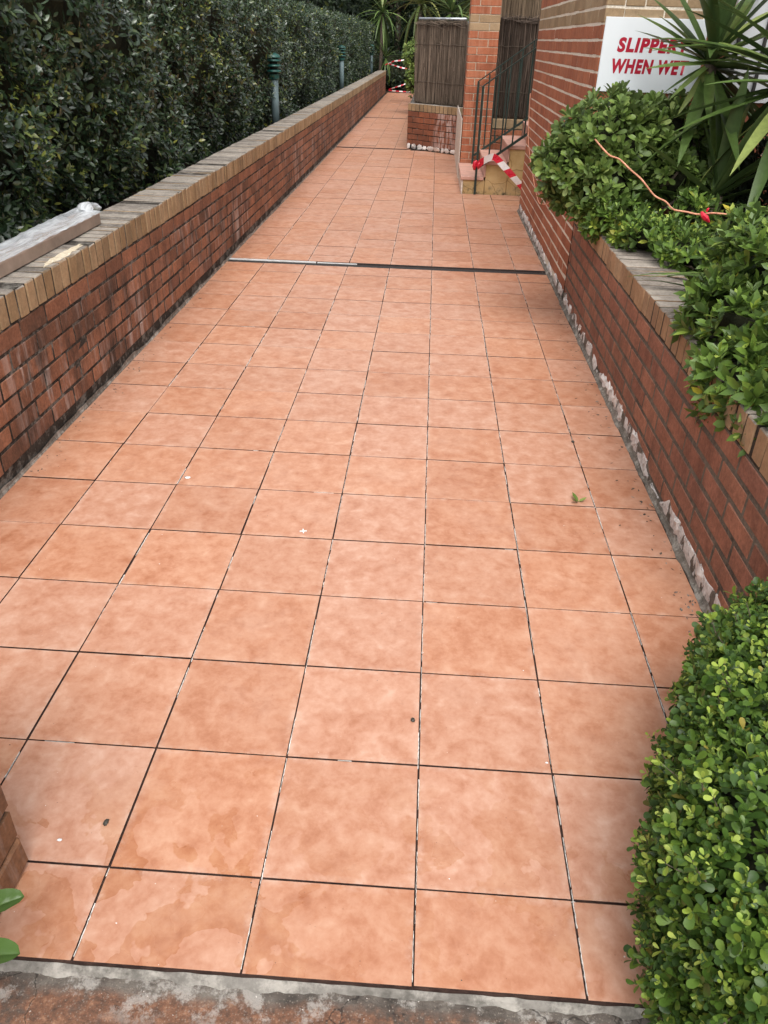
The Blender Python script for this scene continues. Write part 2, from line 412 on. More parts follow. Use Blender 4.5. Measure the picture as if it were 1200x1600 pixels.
M['leaf_b'] = mat_leaf('gardenia_leaf', [(0, (.055, .098, .020)), (.5, (.094, .165, .030)), (.9, (.15, .24, .040)), (.985, (.20, .27, .045)), (1, (.38, .31, .03))], .34, (.13, .20, .07), .2)
M['leaf_x'] = mat_leaf('box_leaf', [(0, (.030, .066, .014)), (.5, (.066, .126, .020)), (.88, (.118, .195, .030)), (.985, (.19, .25, .035)), (1, (.30, .20, .05))], .36, (.10, .17, .07), .2)
M['fresh'] = mat_leaf('young_lime_leaf', [(0, (.18, .27, .04)), (.5, (.27, .37, .055)), (1, (.40, .47, .10))], .42, (.2, .28, .09), .25)
M['fresh_h'] = mat_leaf('young_hedge_leaf', [(0, (.10, .14, .03)), (.6, (.16, .20, .04)), (.93, (.26, .28, .06)), (1, (.24, .10, .04))], .36, (.15, .18, .07), .2)
M['fresh_a'] = mat_leaf('young_green_leaf', [(0, (.10, .17, .035)), (.5, (.15, .24, .05)), (1, (.22, .30, .08))], .40, (.2, .26, .1), .2)
M['yucca'] = mat_leaf('yucca_leaf', [(0, (.055, .095, .024)), (.6, (.095, .155, .038)), (.9, (.15, .22, .055)), (1, (.27, .29, .09))], .36, (.07, .11, .05), .12)
M['tongue'] = mat_leaf('glossy_strap_leaf', [(0, (.030, .070, .014)), (1, (.050, .105, .020))], .25, (.10, .17, .05), .12)
M['leaf_t'] = mat_leaf('shade_painted_tree_leaf', [(0, (.008, .016, .008)), (.6, (.014, .028, .012)), (.92, (.026, .045, .016)), (1, (.07, .085, .02))], .5, (.03, .045, .025), .12)  # leaf colour darkened to carry the shade these plants stand in
M['leaf_p'] = mat_leaf('palm_leaf', [(0, (.045, .07, .018)), (.5, (.10, .13, .03)), (1, (.22, .22, .06))], .45, (.12, .14, .05), .25)
M['leaf_l'] = mat_leaf('pale_shrub_leaf', [(0, (.08, .13, .03)), (.6, (.16, .24, .05)), (1, (.30, .36, .10))], .4, (.2, .26, .1), .25)

# ------------------------------------------------------------------ pieces: bricks, tiles
_cache = {}
def brick_mesh(name, dims, mat, ch=.0035, jit=.0015, var=0):
    key = (name, tuple(round(d, 3) for d in dims), mat.name, var)
    if key not in _cache:
        V, F = chamfer(*dims, ch)
        V = np.array(V); r = np.random.default_rng(abs(hash((name, var, round(dims[0]*1000), round(dims[1]*1000)))) % 2**31 if False else var*13+int(dims[1]*1000))
        V += r.normal(0, jit, V.shape)*.6
        me = mesh_np(name, V, F, [mat, M['bed']] if name == 'tile' else mat)
        if name == 'tile':
            for pg in me.polygons:
                if pg.normal.z < .95: pg.material_index = 1
        _cache[key] = me
    return _cache[key]

def place_pieces(parent, name, pieces, rest_name, limit=300, ch=.0035, jit=.0015, nvar=5, wob=.0012, origin=(0, 0, 0), rotz=0.0):
    """pieces: (centre, dims, material) in the parent's frame; the ones that show largest are objects, the rest one part"""
    o3 = np.array(origin); c_, s_ = math.cos(rotz), math.sin(rotz)
    Rz = np.array([[c_, -s_, 0], [s_, c_, 0], [0, 0, 1]])
    sc = []
    for c, d, _ in pieces:
        u, v, z = project((Rz @ np.array(c)) + o3)
        inside = (-60 < u[0] < 1260) and (-60 < v[0] < 1660) and z[0] > .1
        ds = sorted(d)
        sc.append((ds[1]*ds[2]/max(z[0], .1)**2) if inside else 0)
    order = np.argsort(-np.array(sc))
    lead = [i for i in order[:limit] if sc[i] > 0]; ls = set(lead)
    for i in lead:
        c, d, mt = pieces[i]
        o = bpy.data.objects.new(name, brick_mesh(name, d, mt, ch, jit, random.randrange(nvar))); COL.objects.link(o)
        o.parent = parent; o.location = [x+random.gauss(0, wob) for x in c]
        o.rotation_euler = [random.gauss(0, .0022 if name != 'tile' else .0009) for _ in range(3)]
    rest = [p for i, p in enumerate(pieces) if i not in ls]
    if rest:
        mb = MB(); mats = []
        for c, d, mt in rest:
            if mt not in mats: mats.append(mt)
            j = [random.gauss(0, wob) for _ in range(3)]
            mb.box(c[0]-d[0]/2+j[0], c[0]+d[0]/2+j[0], c[1]-d[1]/2+j[1], c[1]+d[1]/2+j[1], c[2]-d[2]/2+j[2], c[2]+d[2]/2+j[2], mats.index(mt))
        o = mb.build(rest_name, mats+([M['bed']] if name == 'tile' else []), parent, kind='stuff')
        if name == 'tile':
            for pg in o.data.polygons:
                if pg.normal.z < .9: pg.material_index = len(mats)

def courses_along(a0, a1, ztop, n, mat, axis, face, sign, L=.2225, pitch=.2335, cp=.0835, h=.0728, depth=.10, half=True, zmats=None):
    """stretcher bond: bricks on the plane axis=face, whose outside is in direction sign; runs a0..a1 along the other axis"""
    out = []
    for k in range(n):
        zc = ztop - cp*(k+.5)
        mt = zmats(k) if zmats else mat
        s0 = a0 - (pitch/2 if k % 2 else 0)
        s = s0
        while s < a1 - .01:
            lo, hi = max(s, a0), min(s+L, a1)
            if hi-lo > .03:
                mid = (lo+hi)/2; f = face - sign*depth/2
                c = (f, mid, zc) if axis == 'x' else (mid, f, zc)
                d = (depth, hi-lo, h) if axis == 'x' else (hi-lo, depth, h)
                out.append((c, d, mt))
            s += pitch
    return out

# ================================================================== SETTING
g = MB().add([(-300, -300, -.10), (300, -300, -.10), (300, 300, -.10), (-300, 300, -.10)], [(0, 1, 2, 3)]).build('ground', M['ground'], kind='structure')
path = MB().box(-1.66, 1.9, .1312, 29.0, -.099, -.0046).build('path', M['bed'], kind='structure')
S = .333
pieces = []; GX, GY, TH = .0036, .0034, .0046
def rows():
    segs = [(.132, 5.575, 0.0), (5.70, 13.30, 5.912-16*S*1.0), (13.40, 19.05, 13.4), (19.14, 28.15, 19.14), (28.16, 28.95, 28.16)]
    out = []
    for a, b, ph in segs:
        k0 = math.floor((a-ph)/S)
        for k in range(k0, k0+40):
            lo, hi = max(a, ph+k*S+GY/2), min(b, ph+(k+1)*S-GY/2)
            if hi-lo > .02: out.append((lo, hi))
    return out
for lo, hi in rows():
    ym = (lo+hi)/2
    for c in range(-5, 6):
        x0, x1 = c*S+GX/2, (c+1)*S-GX/2
        x0 = max(x0, -1.632)
        xr = .902 if ym < 8.25 else (1.7 if ym < 9.25 else (.36 if ym < 13.2 else -.40))
        x1 = min(x1, xr)
        if x1-x0 < .03: continue
        pieces.append((((x0+x1)/2, ym, -TH/2), (x1-x0, hi-lo, TH), M['tile']))
place_pieces(path, 'tile', pieces, 'far_tiles', 300, .0008, .0002, 6, .0006)

# grout residue along the joints
mb = MB()
for c in (-4, -3, -2, -1, 0, 1, 2):
    x = c*S; y = .14
    dens = {-4: .2, -3: .4, -2: .55, -1: .65, 0: .92, 1: .95, 2: .92}[c]
    while y < 8.0:
        L_ = random.uniform(.012, .16)
        if 5.55 < y+L_ and y < 5.72: y = 5.73; continue
        if random.random() < dens:
            off = random.choice((-1, 1, 1))*.0017; wd = random.uniform(.0005, .0012); z = random.uniform(-.0015, .0006)
            n = max(2, int(L_/.006)); V = []; F = []
            for i in range(n+1):
                yy = y+L_*i/n; xx = x+off+random.gauss(0, .0004); ww = wd*random.uniform(.35, 1.5)
                V += [(xx-ww, yy, z), (xx+ww, yy, z), (xx+ww, yy, -.0050), (xx-ww, yy, -.0050)]
            for i in range(n):
                b = i*4; F += [(b, b+1, b+5, b+4), (b+1, b+2, b+6, b+5), (b+3, b, b+4, b+7)]
            mb.add(V, F)
        y += L_+random.uniform(.0, .035)
for k in range(1, 15):
    for q in range(3):
        x = random.uniform(-1.2, .8); L_ = random.uniform(.02, .09); y = k*S+random.choice((-1, 1))*.0016
        mb.box(x, x+L_, y-.0004, y+.0004, -.0050, random.uniform(-.004, .0002))
mb.build('grout_residue', M['grout'], path, kind='stuff')

# threshold slab in front of the tiles, with its cement lip
def slab():
    nx, ny = 60, 40; V = []; F = []
    xs = np.linspace(-3.0, 3.0, nx); ys = np.linspace(-3.0, .131, ny)
    r = np.random.default_rng(3)
    for y in ys:
        for x in xs: V.append((x, y, -.024 + r.normal(0, .0008)))
    for j in range(ny-1):
        for i in range(nx-1): a = j*nx+i; F.append((a, a+1, a+nx+1, a+nx))
    return MB().add(V, F).build('threshold_slab', M['apron'], kind='structure')
slab()
V = []; F = []; r_ = np.random.default_rng(5)
xs = np.linspace(-.9, 1.2, 420)
def smooth_noise(n, k, seed):
    q = np.random.default_rng(seed).normal(size=n+4*k); kern = np.hanning(2*k+1); kern /= kern.sum()
    q = np.convolve(q, kern, 'same')[2*k:2*k+n]; return q/q.std()
w1, w2, w3 = smooth_noise(420, 30, 1), smooth_noise(420, 7, 2), smooth_noise(420, 2, 3)
for i_, x in enumerate(xs):
    wv = max(.006, .0165+.0035*w1[i_]+.0022*w2[i_]+.0008*w3[i_])
    V += [(x, .1305, -.010+.0012*w2[i_]), (x, .1305-wv*.5, -.0145+.0015*w2[i_]), (x, .1305-wv, -.0238)]
for i in range(len(xs)-1):
    b = i*3
    F += [(b, b+1, b+4, b+3), (b+1, b+2, b+5, b+4)]
MB().add(V, F).build('cement_lip', M['lip'], path)

# expansion joints
for (y0, y1, xr, lab) in ((5.585, 5.69, .90, 'wide black expansion joint nearest the camera, sky glint painted on its metal edge'),
                          (13.315, 13.385, -.44, 'thin dark expansion joint beside the white chipped planter foot'),
                          (19.065, 19.125, -.46, 'thin dark expansion joint farthest along the path')):
    t = thing('expansion_joint', lab, 'joint', (0, (y0+y1)/2, 0))
    o3 = (0, (y0+y1)/2, 0)
    MB().box(-1.632, xr, y0+.004, y1-.03, -.0045, -.005).build('joint_filler', M['rubber'], t, off=o3)
    if xr > 0:
        MB().box(-1.632, -.93, y1-.034, y1-.012, -.0045, .0035).box(-.92, -.60, y1-.030, y1-.016, -.0045, .001).build('metal_angle', M['alu'], t, off=o3)  # left stretch painted pale as the sky's reflection in the metal
        MB().box(-.92, xr, y1-.0155, y1-.004, -.0045, .003).build('dark_angle', M['rubber'], t, off=o3)
    else:
        MB().box(-1.632, xr, y1-.03, y1-.002, -.0045, .004).build('metal_angle', M['rubber'], t, off=o3)

# garden beds
MB().box(-9, -1.875, -2, 40, -.099, .50).build('garden_bed', M['soil'], kind='structure')
MB().box(1.16, 6, 1.0, 4.80, -.099, .56).build('planter_soil', M['soil'], kind='structure')
MB().box(-6, 8, 29.02, 60, -.099, -.03).build('far_garden', M['soil'], kind='structure')

# ================================================================== LEFT WALL
YL0, YL1 = .62, 27.6
lw = thing('brick_wall', 'long low stained red brick wall along the left of the path with cream coping', 'wall', (-1.76, YL0, 0))
off = (-1.76, YL0, 0)
MB().box(-1.876, -1.6427, YL0, YL1, -.08, .6785).build('mortar_core', M['mortar_d'], lw, off=off)
P = courses_along(YL0, YL1, .562, 6, M['brick_l'], 'x', -1.640, 1)
P = [((c[0]-off[0], c[1]-off[1], c[2]), d, m_) for c, d, m_ in P]
place_pieces(lw, 'brick', P, 'brickwork', 300, .0042, .0013, 9, .0006, off)
P = []
y = YL0
while y < YL1-.04:
    P.append(((-1.760-off[0], y+.0365-off[1], .6235+random.gauss(0, .0012)), (.245, .0700, .115), M['cope_l'])); y += .0828
place_pieces(lw, 'coping_brick', P, 'coping', 300, .004, .0014, 6, .0012, off)
# cement fillet at the foot
def fillet(name, parent, off, x, y0, y1, w_, h_, sgn, seed, mat, n=160):
    n = n*4; V = []; F = []; na, nb, nc = smooth_noise(n+1, 14, seed), smooth_noise(n+1, 4, seed+1), smooth_noise(n+1, 10, seed+2)
    for i in range(n+1):
        yy = y0+(y1-y0)*i/n; a = w_*(1+.16*na[i]+.08*nb[i]); b = h_*(1+.2*nc[i]+.12*nb[i])
        a = max(.008, a); b = max(.008, b)
        V += [(x+sgn*.004, yy, b), (x+sgn*a*.5, yy, b*.42), (x+sgn*a, yy, .0015), (x+sgn*a, yy, -.02)]
    for i in range(n):
        k = i*4
        for j in range(3): F.append((k+j, k+j+1, k+j+5, k+j+4) if sgn < 0 else (k+j+4, k+j+5, k+j+1, k+j))
    return MB().add(V, F).build(name, mat, parent, off=off)
fillet('cement_fillet', lw, off, -1.640, YL0, YL1, .008, .022, 1, 11, M['fillet'], 400)
# dried cream spill on the coping
r = np.random.default_rng(21); V = [(-1.675-off[0], 2.82-off[1], .6865)]; nn = 26
for k in range(nn):
    a = 2*math.pi*k/nn; rr = 1+.28*r.normal()
    V.append((-1.675-off[0]+.026*math.cos(a)*rr, 2.82-off[1]+.20*math.sin(a)*(1+.1*r.normal()), .6835))
for k in range(nn): V.append((V[1+k][0], V[1+k][1], .677))
MB().add(V, [(0, 1+k, 1+(k+1) % nn) for k in range(nn)]+[(1+k, 1+nn+k, 1+nn+(k+1) % nn, 1+(k+1) % nn) for k in range(nn)]).build('mortar_spill', M['spill'], lw)

# ================================================================== RIGHT PLANTER WALL
rw = thing('planter_wall', 'low red brick planter wall on the right with cream coping under the shrubs', 'wall', (1.04, .3, 0)); off = (1.04, .3, 0)
MB().box(.9218, 1.157, 1.0, 4.805, -.08, .535).build('mortar_core', M['mortar_g'], rw, off=off)
MB().box(.9222, 1.158, 1.0, 4.805, .5352, .6368).build('coping_mortar', M['mortar_cp'], rw, off=off)
P = courses_along(1.0, 4.805, .537, 6, M['brick_r'], 'x', .920, -1, L=.2200, h=.0690)
P = [((c[0]-off[0], c[1]-off[1], c[2]), d, m_) for c, d, m_ in P]
place_pieces(rw, 'brick', P, 'brickwork', 300, .0040, .0009, 9, .0004, off)
P = []; y = 1.0
while y < 4.76:
    P.append(((1.0405-off[0], y+.0365-off[1], .591+random.gauss(0, .0006)), (.245, .0695, .10), M['cope_r'])); y += .0828
place_pieces(rw, 'coping_brick', P, 'coping', 300, .004, .0014, 6, .0012, off)
fillet('cement_fillet', rw, off, .922, 1.0, 4.80, .020, .024, -1, 12, M['fillet'], 120)
def chip_mesh(seed, L_, H_, T_):
    r = np.random.default_rng(seed); n1, n2 = 7, 5; V = []
    for j in range(n2):
        ph = -math.pi/2+math.pi*j/(n2-1)
        for i in range(n1):
            th = 2*math.pi*i/n1
            p_ = np.array([T_/2*math.cos(ph)*math.cos(th), L_/2*math.cos(ph)*math.sin(th), H_/2*math.sin(ph)])
            p_ = np.sign(p_)*np.abs(p_/np.array([T_/2, L_/2, H_/2]))**.6*np.array([T_/2, L_/2, H_/2])
            V.append(p_*(1+.24*r.normal(size=3)))
    F = [(j*n1+i, j*n1+(i+1) % n1, (j+1)*n1+(i+1) % n1, (j+1)*n1+i) for j in range(n2-1) for i in range(n1)]
    return mesh_np('render_chip', V, F, M['render'])
CH = [chip_mesh(100+i, .082+.035*(i % 3), .062, .022) for i in range(9)]
def strip(parent, off, y0, y1, seed):
    n = int((y1-y0)/.008); a, b, c_ = smooth_noise(n+1, 16, seed), smooth_noise(n+1, 5, seed+5), smooth_noise(n+1, 5, seed+9); V = []; F = []; low = smooth_noise(n+1, 30, seed+2)
    for i in range(n+1):
        y = y0+(y1-y0)*i/n; top = .082+.007*a[i]+.0022*c_[i]-.05*max(0, low[i]-.5); top = max(.03, top); pr = .0022+.0010*b[i]
        for z, q in ((.004, 0), (.02+.004*b[i], pr), ((.02+top)/2, pr*1.5+.001*c_[i]), (top-.008, pr), (top, -.003)):
            V.append((.920-q-off[0], y-off[1], z))
    for i in range(n):
        for j in range(4): k = i*5+j; F.append((k+5, k, k+1, k+6))
    MB().add(V, F).build('render_strip', M['flaky'], parent)
def chips(parent, off, y0, y1, seed):
    strip(parent, off, y0, y1, seed)
    r = np.random.default_rng(seed); y = y0
    while y < y1:
        me = CH[r.integers(9)]; L_ = .06+.0
        if r.random() < .45:
            o = link('render_chip', me, parent, loc=(.922-off[0]+r.normal(0, .002), y-off[1], .052+r.normal(0, .005)))
            o.rotation_euler = (r.normal(0, .25), r.normal(0, .12), r.normal(0, .08)); s_ = r.uniform(.75, 1.15); o.scale = (1, s_, r.uniform(.8, 1.15))
        y += r.uniform(.070, .115)
chips(rw, off, 1.03, 4.78, 31)

# ================================================================== BUILDING
bd = thing('brick_building', 'red brick building corner with cream mortar joints and a cream brick band, behind the sign', 'building', (.92, 4.81, 0)); off = (.92, 4.81, 0)
mb = MB(); mb.box(.9225, 3.2, 4.8135, 8.28, -.08, 3.1)
mb.build('mortar_core', M['mortar_w'], bd, off=off)
ZT = .070+.0838*36
def bm(k):
    z = ZT-.0838*(k+.5)
    return M['brick_c'] if 1.655 < z < 1.825 else M['brick_b']
P = courses_along(4.812, 8.28, ZT, 36, None, 'x', .920, -1, L=.2275, cp=.0838, h=.0700, zmats=bm)
P2 = courses_along(1.032, 3.15, ZT, 30, None, 'y', 4.810, -1, L=.2260, cp=.0838, h=.0715, zmats=bm)
P2 += [((.9745, 4.861, ZT-.0838*(k+.5)), (.107, .1, .0725), bm(k)) for k in range(30)]
P = [(c, d, m_) for c, d, m_ in P if not (c[1] < 4.93 and False)]
P = [((c[0]-off[0], c[1]-off[1], c[2]), d, m_) for c, d, m_ in P+P2 if c[2] < 3.05]
place_pieces(bd, 'brick', P, 'brickwork', 300, .003, .001, 5, .0008, off)
MB().box(1.66, 3.1, 4.775, 4.812, 1.28, 3.0).build('rendered_panel', M['panel'], bd, off=off)
mbk = MB()
for i in range(9): mbk.box(1.70+.15*i, 1.716+.15*i, 4.755, 4.774, 1.3, 2.9)
mbk.build('panel_batten', M['rubber'], bd, off=off)
fillet('cement_fillet', bd, off, .922, 4.80, 8.28, .018, .024, -1, 13, M['fillet'], 100)
chips(bd, off, 4.84, 8.25, 33)
MB().box(.9165, .9195, 4.807, 4.8115, .0, .66).build('dark_joint', M['rubber'], bd, off=off)

# sign
sg = thing('sign', 'white sign reading SLIPPERY WHEN WET in red slanted letters', 'sign', (1.228, 4.79, 1.31))
MB().cbox(.928, 1.528, 4.796, 4.8085, 1.312, 1.697, .0015).build('sign_board', M['white'], sg, off=(1.228, 4.79, 1.31))
def lettering(txt, x0, x1, z0, z1):
    cu = bpy.data.curves.new('lettering', 'FONT'); cu.body = txt; cu.size = .1; cu.shear = .13; cu.extrude = .0; cu.offset = .0052; cu.space_character = 1.16
    ob = bpy.data.objects.new('lettering_source', cu); COL.objects.link(ob)
    dg = bpy.context.evaluated_depsgraph_get(); me = bpy.data.meshes.new_from_object(ob.evaluated_get(dg))
    bpy.data.objects.remove(ob); bpy.data.curves.remove(cu)
    n = len(me.vertices); co = np.empty(n*3, dtype=np.float32); me.vertices.foreach_get('co', co); co = co.reshape(-1, 3)
    mn, mx = co.min(0), co.max(0)
    X = x0+(co[:, 0]-mn[0])/(mx[0]-mn[0])*(x1-x0); Z = z0+(co[:, 1]-mn[1])/(mx[1]-mn[1])*(z1-z0)
    out = np.stack([X-1.228, np.full(n, 4.7953-4.79), Z-1.31], 1).astype(np.float32); me.vertices.foreach_set('co', out.ravel()); me.update()
    me.materials.clear(); me.materials.append(M['red']); me.name = 'lettering'
    link('lettering', me, sg)
lettering('SLIPPERY', 1.018, 1.447, 1.520, 1.597)
lettering('WHEN WET', 1.000, 1.455, 1.410, 1.487)

# ================================================================== LEFT GATE PIER (cut by the frame)
gp = thing('brick_pier', 'brown brick pier at the left edge of the photo beside the nearest tiles', 'pier', (-1.03, .16, 0)); off = (-1.03, .16, 0)
MB().box(-1.20, -.856, -.10, .330, -.08, .85).build('mortar_core', M['mortar_d'], gp, off=off)
P = []
for k in range(10):
    z = .042+.0845*k; dx = random.uniform(-.006, .006)
    ys = [(-.10, .105), (.115, .335)] if k % 2 else [(-.10, -.01), (0, .22), (.23, .335)]
    for a, b in ys: P.append(((-.905+dx-off[0], (a+b)/2-off[1], z), (.11, b-a, .0745), M['brick_p']))
    P.append(((-1.085+dx-off[0], .28-off[1], z), (.235, .11, .0745), M['brick_p']))
place_pieces(gp, 'brick', P, 'brickwork', 300, .006, .003, 6, .003, off)

# ================================================================== STEPS
st = thing('stone_steps', 'cream sandstone steps with pink tiled treads rising right between railings', 'steps', (.32, 9.25, 0)); off = (.32, 9.25, 0)
NS = 6
for i in range(NS):
    x0 = .318+.257*i; top = .192+.172*i; x1 = .318+.257*(i+1)+.0
    MB().cbox(x0-.012, x1 if i < NS-1 else x1+1.2, 9.235, 10.42, top-.038, top, .004).build('tread', M['pink'], st, off=off)
    MB().box(x0, x0+.018, 9.248, 10.418, (top-.172-.002) if i else -.05, top-.039).build('riser', M['pink'] if i else M['plaster'], st, off=off)
    MB().cbox(x0+.0195, (x1+.0165) if i < NS-1 else x1+1.1, 9.252, 10.416, -.05, top-.0395, .004).build('cheek_stone', M['stone'], st, off=off)
MB().box(.308, .3165, 10.44, 12.86, -.03, .70).build('plaster_edge', M['plaster'], st, off=off)

def railing(y, zb, label):
    t = thing('handrail', label, 'railing', (.48, y, zb), 0, 'green stair railings'); o3 = (.48, y, zb)
    sl = .705; x1 = 1.95; zt = 1.125; zl = .292
    MB().box(.468, .494, y-.013, y+.013, zb, zt).build('post', M['green'], t, off=o3)
    MB().bar((.470, y, zt-.003), (x1, y, zt-.003+sl*(x1-.470)), .034, .012).build('top_rail', M['green'], t, off=o3)
    MB().bar((.494, y, zl), (x1, y, zl+sl*(x1-.494)), .026, .026).build('bottom_rail', M['green'], t, off=o3)
    for i in range(10):
        x = .612+.126*i
        MB().box(x-.008, x+.008, y-.008, y+.008, zl+sl*(x-.494)+.010, zt+sl*(x-.470)-.012).build('baluster', M['green'], t, off=o3)
    MB().box(x1-.026, x1, y-.013, y+.013, zl+sl*(x1-.494)-.45, zt+sl*(x1-.470)).build('post', M['green'], t, off=o3)
    return t
railing(9.215, 0.0, 'dark green metal handrail in front of the cream steps, nearer of the pair')
railing(10.37, .192, 'dark green metal handrail against the brick column, farther of the pair')

# striped tape tied round the near railing
def tape(name, label, pts, w_, n_str, parent=None, twist=0.0, group=None, slant=.5, th=.0012):
    pts = [Vector(p) for p in pts]
    seg = [0]
    for a, b in zip(pts, pts[1:]): seg.append(seg[-1]+(b-a).length)
    L_ = seg[-1]
    def at(s):
        s = min(max(s, 0), L_)
        for i in range(len(pts)-1):
            if s <= seg[i+1] or i == len(pts)-2:
                f = (s-seg[i])/max(1e-6, seg[i+1]-seg[i]); return pts[i].lerp(pts[i+1], f)
    N = n_str*4; mb = MB(); V = []; F = []; mi = []
    for i in range(N+1):
        s = L_*i/N; p = at(s); t = (at(s+.02)-at(s-.02)).normalized()
        side = Vector((0, 0, 1)); side = (side-t*side.dot(t)).normalized(); nrm = t.cross(side)
        a = twist*math.sin(3.0*s/L_*math.pi+.5)
        d = side*math.cos(a)+nrm*math.sin(a)
        pa = at(s+slant*w_/2)+d*w_/2; pb = at(s-slant*w_/2)-d*w_/2
        V += [pa, pb]
    for i in range(N):
        F.append((2*i, 2*i+1, 2*i+3, 2*i+2)); mi.append((i//4) % 2)
    mb.V = [tuple(v) for v in V]; mb.F = F; mb.mi = mi
    o3 = pts[0]
    o = mb.build(name, [M['tape_r'], M['tape_w']], None, off=o3, loc=tuple(o3), label=label, cat='tape', group=group)
    md = o.modifiers.new('thickness', 'SOLIDIFY'); md.thickness = th
    return o
tape('barrier_tape', 'red and white striped tape tied from the near handrail down to the building corner',
     [(.475, 9.185, .30), (.53, 9.185, .36), (.60, 9.18, .40), (.665, 9.17, .425), (.72, 9.15, .39), (.85, 9.1, .275), (1.0, 9.05, .14), (1.15, 9.0, .02)], .072, 8, twist=.2)
MB().tube([(.455, 9.19, .27), (.452, 9.187, .31), (.456, 9.19, .35), (.475, 9.184, .375)], [.012, .026, .024, .008], 7).tube([(.495, 9.185, .29), (.50, 9.18, .33), (.51, 9.18, .355)], [.008, .018, .006], 7).build(
    'tape_knot', M['tape_r'], None, smooth=True, off=(.475, 9.19, .27), loc=(.475, 9.19, .27), label='scrunched red knot of tape round the foot of the near handrail', cat='tape knot')

# ================================================================== COLUMNS
def column(label, x0, x1, y0, y1, zmax):
    t = thing('brick_column', label, 'column', (x0, y0, 0)); o3 = (x0, y0, 0)
    MB().box(x0+.003, x1-.003, y0+.0035, y1, -.05, zmax).build('mortar_core', M['mortar_m'], t, off=o3)
    P = []; wd = x1-x0; k = 0
    while .01+.0838*(k+1) < zmax:
        z = .070+.0838*(k+.5)-.0838; cp = M['brick_c'] if 1.655 < z < 1.825 else M['brick_b']
        a = .3 if k % 2 else .66
        for lo, hi in ((0, wd*a-.005), (wd*a+.005, wd)):
            P.append((((lo+hi)/2, .05, z), (hi-lo, .1, .0755), cp))
        P.append(((.05, (y1-y0)/2+.055, z), (.1, y1-y0-.12, .0725), cp))
        k += 1
    place_pieces(t, 'brick', P, 'brickwork', 300, .003, .001, 5, .0008, o3)
    return t
column('red brick column with a cream band beside the steps and brush fence', .325, .685, 10.43, 10.90, 3.1)
column('distant brick column just visible above the brush fence rail', .50, .86, 14.6, 15.0, 3.3)

# ================================================================== PLANTER WITH BRUSH FENCE
A = Vector((-.474, 13.493, 0)); B = Vector((.335, 12.818, 0)); ang = math.atan2(B.y-A.y, B.x-A.x); LB = (B-A).length
pw = thing('low_brick_planter', 'small skewed brick planter wall with white efflorescence under the brush fence', 'wall', A, ang)
M['brick_w'] = mat_brick('efflorescent_brick', [(.19, .065, .035), (.25, .088, .046), (.22, .075, .042)], .9, .15, .2, .0, .45)
MB().box(.007, LB, .008, .36, -.05, .66).build('mortar_core', M['mortar_d'], pw)
P = []
for k in range(6):
    z = .562-.0835*(k+.5); s = -.116 if k % 2 else 0
    while s < LB-.02:
        lo, hi = max(0, s), min(LB, s+.224)
        if hi-lo > .03: P.append((((lo+hi)/2, .05, z), (hi-lo, .1, .0745), M['brick_w']))
        s += .2335
x = .0
while x < LB-.05: P.append(((x+.0365, .12, .618), (.0735, .24, .105), M['cope_l'])); x += .0828
place_pieces(pw, 'brick', P, 'brickwork', 300, .004, .0014, 5, .001, tuple(A), ang)
for i in range(9):
    o = link('render_chip', CH[i], pw, loc=(.05+.118*i+random.uniform(-.02, .02), -.002, .046)); o.rotation_euler = (0, random.gauss(0, .2), math.pi/2+random.gauss(0, .15)); o.scale = (.75, random.uniform(.7, 1.05), random.uniform(.85, 1.2))
sw = MB().box(-.474, -.36, 13.62, 28.95, -.05, .60).build('kerb_wall', M['mortar_d'], None, off=(-.42, 13.6, 0), loc=(-.42, 13.6, 0), label='low dark kerb wall hidden beyond the brush fence along the far path', cat='wall')

